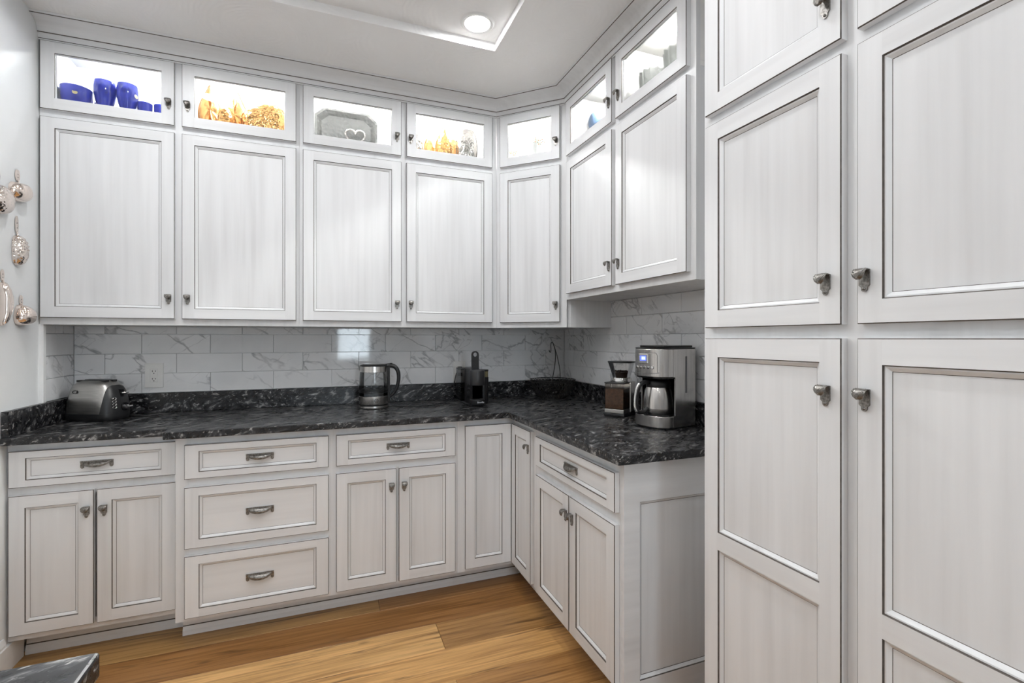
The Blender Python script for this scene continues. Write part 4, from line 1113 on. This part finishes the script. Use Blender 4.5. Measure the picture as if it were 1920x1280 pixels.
# ------------------------------------------------------------------ ware behind the glass doors
SH = 2.3106
def lathe_thing(name, label, cat, x, y, prof, mat, n=32, group=None, part='body', z=SH):
    t = thing(name, label, cat, (x, y, z), group=group)
    mb = MB(); mb.lathe(prof, n); mb.build(part, mat, t, smooth=50); return t
gob = [(1e-4, 0.002), (0.026, 0.0), (0.028, 0.003), (0.022, 0.010), (0.012, 0.016), (0.010, 0.045), (0.018, 0.062), (0.025, 0.075), (0.036, 0.11), (0.043, 0.145), (0.044, 0.175), (0.040, 0.205), (0.037, 0.205), (0.041, 0.175), (0.040, 0.145), (0.033, 0.11), (0.022, 0.08), (1e-4, 0.075)]
def gilt(t, r, z, a):
    mb = MB(); mb.lathe([(1e-4, 0.0012), (0.009, 0.0008), (0.010, 0)], 14); mb.build('painted_medallion', simple('gilt', (0.80, 0.68, 0.35), 0.3), t, (r*math.cos(a), r*math.sin(a), z), (0, R(84), a))
t = lathe_thing('goblet', 'tall cobalt blue glass goblet, left of the touching pair', 'goblet', -0.982, 2.840, gob, M_BLUE, group='cobalt blue glassware'); gilt(t, 0.0415, 0.150, R(200))
t = lathe_thing('goblet', 'tall cobalt blue glass goblet with gilt medallion, right of the touching pair', 'goblet', -0.893, 2.838, gob, M_BLUE, group='cobalt blue glassware'); gilt(t, 0.0435, 0.150, R(-25))
bowlp = [(1e-4, 0.002), (0.030, 0.0), (0.032, 0.006), (0.046, 0.05), (0.058, 0.100), (0.060, 0.150), (0.057, 0.150), (0.054, 0.10), (0.042, 0.055), (1e-4, 0.02)]
t = lathe_thing('glass_bowl', 'wide cobalt blue glass bowl at the far end of the lit shelf', 'bowl', -1.088, 2.835, bowlp, M_BLUE, group='cobalt blue glassware'); gilt(t, 0.058, 0.115, R(-75))
cupp = [(1e-4, 0.002), (0.024, 0.0), (0.025, 0.005), (0.029, 0.06), (0.031, 0.128), (0.029, 0.128), (0.027, 0.06), (1e-4, 0.02)]
lathe_thing('glass_tumbler', 'short cobalt blue tumbler right of the goblets', 'tumbler', -0.823, 2.835, cupp, M_BLUE, group='cobalt blue glassware')
lathe_thing('glass_tumbler', 'short cobalt blue tumbler nearest the glass door knob', 'tumbler', -0.757, 2.840, cupp, M_BLUE, group='cobalt blue glassware')
lathe_thing('glass_tumbler', 'short cobalt blue tumbler half hidden behind the goblet', 'tumbler', -1.022, 2.925, cupp, M_BLUE, group='cobalt blue glassware')

def stand_mold(label, x, y, outline, depth, mat, tilt=-10, rz=0.0, ridge=None, group='copper and tin molds behind glass', sz=1.0):
    """mold leaning back on the shelf, bowl toward the room"""
    zmin = min(p[1] for p in outline)
    ol = [(p[0]*sz, (p[1]-zmin)*sz) for p in outline]
    t = thing('metal_mold', label, 'mold', (x, y, SH + 0.004), rz, group=group)
    dome(ol, depth, 14, ridge).build('bowl', mat, t, (0, 0, 0), (R(tilt), 0, 0), smooth=50)
    rim = [(p[0]*1.03, -0.002, p[1]) for p in ol]
    mb = MB(); mb.tube(rim, 0.0030, 6, closed=True); mb.build('rolled_rim', mat, t, (0, 0, 0), (R(tilt), 0, 0), smooth=60)
    return t
def leafshape(w, h, cusp=1.0):
    out = []
    for k in range(40):
        a = 2*math.pi*k/40; s = math.sin(a); c = math.cos(a)
        out.append((w*c*(1 - 0.55*max(0, s)**2*cusp), h*s + (0.18*h*max(0, s)**6)*cusp))
    return out
# first copper group: two tall leafy molds, a small ribbed one and a large scaled fish curl
stand_mold('tall pale copper leaf mold, first in the copper group', -0.552, 2.850, leafshape(0.050, 0.135), 0.040, M_COPPER, -9, R(10), lambda x, z, s, u: 0.007*math.sin(u*2*math.pi*9)*s*(1-s)*4*0.5)
stand_mold('tall copper leaf mold standing behind the curled fish mold', -0.440, 2.862, leafshape(0.054, 0.130), 0.036, M_COPPER, -9, R(-8), lambda x, z, s, u: 0.007*math.cos(u*2*math.pi*7)*s*(1-s)*4*0.5)
stand_mold('small copper cup mold between the leaf molds and the fish', -0.478, 2.785, oval(0.030, 0.075, 32), 0.022, M_COPPERS, -8, 0, lambda x, z, s, u: 0.0028*math.sin(z*330))
def fish_outline():
    out = []
    for k in range(29):
        a = R(-40) + R(250)*k/28
        r = 0.104 + 0.012*math.exp(-((a-R(70))/0.5)**2)
        out.append((r*math.cos(a), 0.098 + r*math.sin(a)))
    out += [(-0.085, 0.03), (-0.045, 0.0), (0.02, -0.004), (0.07, 0.0), (0.12, -0.004), (0.125, 0.02), (0.098, 0.028)]
    return out
stand_mold('large curled fish-shaped copper mold with raised scales', -0.300, 2.800, fish_outline(), 0.05, M_COPPERS, -12, R(-4), lambda x, z, s, u: 0.0045*abs(math.sin(u*2*math.pi*22))*(1-abs(2*s-1.1)) if s > 0.2 else 0.0, sz=1.06)
# pewter tray
octo = [(-0.168,0.0),(0.168,0.0),(0.168,0.218),(0.118,0.262),(-0.118,0.262),(-0.168,0.218)]
t = thing('pewter_tray', 'embossed grey pewter tray with clipped corners propped on the lit shelf', 'tray', (0.106, 2.850, SH + 0.003), R(0))
tl = (R(-3), 0, 0)
ic = [(0.78*x, 0.1175 + 0.78*(z-0.1175)) for x, z in octo]
mb = MB(); k = len(octo); vs = [(x, 0, z) for x, z in octo] + [(x*0.92, 0.0, 0.1175+0.92*(z-0.1175)) for x, z in octo] + [(x, 0.022, z) for x, z in ic] + [(x, 0.004, z) for x, z in octo] + [(x, 0.026, z) for x, z in ic]
fs = [(a*k+i, a*k+(i+1) % k, (a+1)*k+(i+1) % k, (a+1)*k+i) for a in range(2) for i in range(k)] + [(3*k+i, 3*k+(i+1) % k, 4*k+(i+1) % k, 4*k+i) for i in range(k)] + [(i, (i+1) % k, 3*k+(i+1) % k, 3*k+i) for i in range(k)]
fs += [tuple(2*k+i for i in range(k)), tuple(4*k+i for i in range(k))[::-1]]
mb.add(vs, fs); mb.build('tray_body', M_TRAYM, t, (0, 0, 0), tl)
mb = MB(); hp = [(0.052*math.sin(a)**3, -0.002, 0.115 + 0.0032*(13*math.cos(a)-5*math.cos(2*a)-2*math.cos(3*a)-math.cos(4*a))) for a in [2*math.pi*j/36 for j in range(36)]]
mb.tube(hp, 0.006, 8, closed=True); mb.build('heart_ornament', M_TIN, t, (0.045, -0.004, 0.0), tl, smooth=60)
# second group
stand_mold('pale tinned leaf mold, leftmost of the second mold group', 0.490, 2.850, leafshape(0.050, 0.130), 0.036, M_TIN, -9, R(12), lambda x, z, s, u: 0.005*math.sin(u*2*math.pi*8)*s*(1-s)*2)
stand_mold('plain copper mold leaning behind the pine-cone mold', 0.584, 2.895, oval(0.036, 0.100, 36), 0.022, M_COPPER, -5, R(8))
stand_mold('pointed copper pine-cone mold covered in small scales', 0.662, 2.845, leafshape(0.052, 0.126), 0.045, M_COPPERS, -9, R(-3), lambda x, z, s, u: 0.004*abs(math.sin(x*190)*math.sin(z*170)))
stand_mold('slim copper mold between the pine-cone and tinned molds', 0.727, 2.890, oval(0.034, 0.110, 36), 0.016, M_COPPER, -3, R(0))
stand_mold('round-topped tinned mold with ribs beside the pine-cone mold', 0.785, 2.800, oval(0.062, 0.128, 40, 0.85), 0.045, M_TIN, -8, R(-14), lambda x, z, s, u: 0.005*math.sin(u*2*math.pi*10)*s*(1-s)*4*0.5)
# shakers in the corner cabinet
def shaker(label, x, y, sc_):
    prof = [(1e-4, 0.0), (0.034*sc_, 0.0), (0.037*sc_, 0.01), (0.038*sc_, 0.09*sc_), (0.034*sc_, 0.125*sc_), (0.024*sc_, 0.145*sc_), (1e-4, 0.150*sc_)]
    t = lathe_thing('painted_jar', label, 'jar', x, y, prof, M_CERAM, group='painted white jars in the corner cabinet')
    for j, (a0, z0) in enumerate(((-150, 0.118), (-112, 0.105), (-80, 0.118))):
        for q in range(6):
            ang = 2*math.pi*q/6; a = R(a0) + 0.22*math.cos(ang); z = z0*sc_ + 0.010*sc_*math.sin(ang)
            mb = MB(); mb.sphere((0, 0, 0), 0.0034, 8); mb.build('painted_petal', M_ORANGE if (q+j) % 2 else M_GREEN, t, (0.0365*sc_*math.cos(a), 0.0365*sc_*math.sin(a), z))
    return t
shaker('small white jar with painted orange flowers behind the corner glass', 1.072, 2.752, 0.98)
shaker('larger white jar with painted flowers behind the corner glass', 1.185, 2.635, 1.32)
# right cabinet
t = thing('painted_egg', 'blue speckled egg on a stand behind the glass door', 'egg', (1.350, 2.272, SH), group=None)
mb = MB(); mb.lathe([(1e-4, 0.0), (0.026, 0.0), (0.026, 0.006), (0.012, 0.014), (0.012, 0.095), (0.020, 0.103), (1e-4, 0.104)], 24); mb.build('stand', M_CERAM, t, smooth=40)
me_ = simple('speckled_blue', (0.22, 0.36, 0.62), 0.2, var=0.55, nscale=160)
mb = MB(); mb.lathe([(1e-4, 0.0)] + [(0.036*math.sin(a)*(1+0.10*math.cos(a)), 0.052-0.052*math.cos(a)) for a in [math.pi*k/14 for k in range(1, 14)]] + [(1e-4, 0.104)], 28, c=(0, 0, 0.104)); mb.build('shell', me_, t, smooth=60)
prof = [(1e-4, 0.0), (0.030, 0.0), (0.034, 0.03), (0.046, 0.11), (0.044, 0.17), (0.028, 0.215), (0.032, 0.235), (0.029, 0.235), (1e-4, 0.20)]
t = lathe_thing('floral_vase', 'white porcelain vase with grey-green painted flowers beside the egg', 'vase', 1.425, 2.200, prof, M_CERAM)
for a, z in ((-165, 0.15), (-150, 0.165), (-172, 0.17), (-158, 0.135), (-140, 0.15)):
    mb = MB(); mb.sphere((0,0,0), 0.008, 8); mb.build('painted_flower', M_GREEN, t, (0.0425*math.cos(R(a)), 0.0425*math.sin(R(a)), z))
prof = [(1e-4, 0.0), (0.020, 0.0), (0.024, 0.02), (0.030, 0.14), (0.020, 0.19), (0.026, 0.235), (1e-4, 0.236)]
t = lathe_thing('bud_vase', 'small white bud vase with tiny painted blossoms near the corner', 'vase', 1.400, 2.345, prof, M_CERAM)
def crystal(label, x, y, sc_):
    n = 24; t = thing('crystal_bowl', label, 'bowl', (x, y, SH), group='cut crystal bowls')
    mb = MB(); prof = [(0.030, 0.0), (0.034, 0.012), (0.046, 0.06), (0.056, 0.12), (0.060, 0.175), (0.056, 0.175), (0.050, 0.12), (0.040, 0.06), (0.020, 0.02)]
    vs = []
    for j, (r_, z) in enumerate(prof):
        for q in range(n):
            rr = r_*sc_*(1 + (0.05 if q % 2 else -0.05)*(1 if 0 < j < 5 else 0.3)); a = 2*math.pi*q/n
            vs.append((rr*math.cos(a), rr*math.sin(a), (z + (0.008 if (q % 2 and j in (4, 5)) else 0))*sc_))
    fs = [(j*n+q, j*n+(q+1) % n, (j+1)*n+(q+1) % n, (j+1)*n+q) for j in range(len(prof)-1) for q in range(n)]
    fs += [tuple(range(n))[::-1], tuple((len(prof)-1)*n+q for q in range(n))]
    mb.add(vs, fs); mb.build('body', M_CRYST, t); return t
crystal('cut crystal bowl farther from the pantry', 1.365, 1.800, 0.98)
crystal('taller cut crystal bowl nearer the pantry', 1.395, 1.655, 1.12)
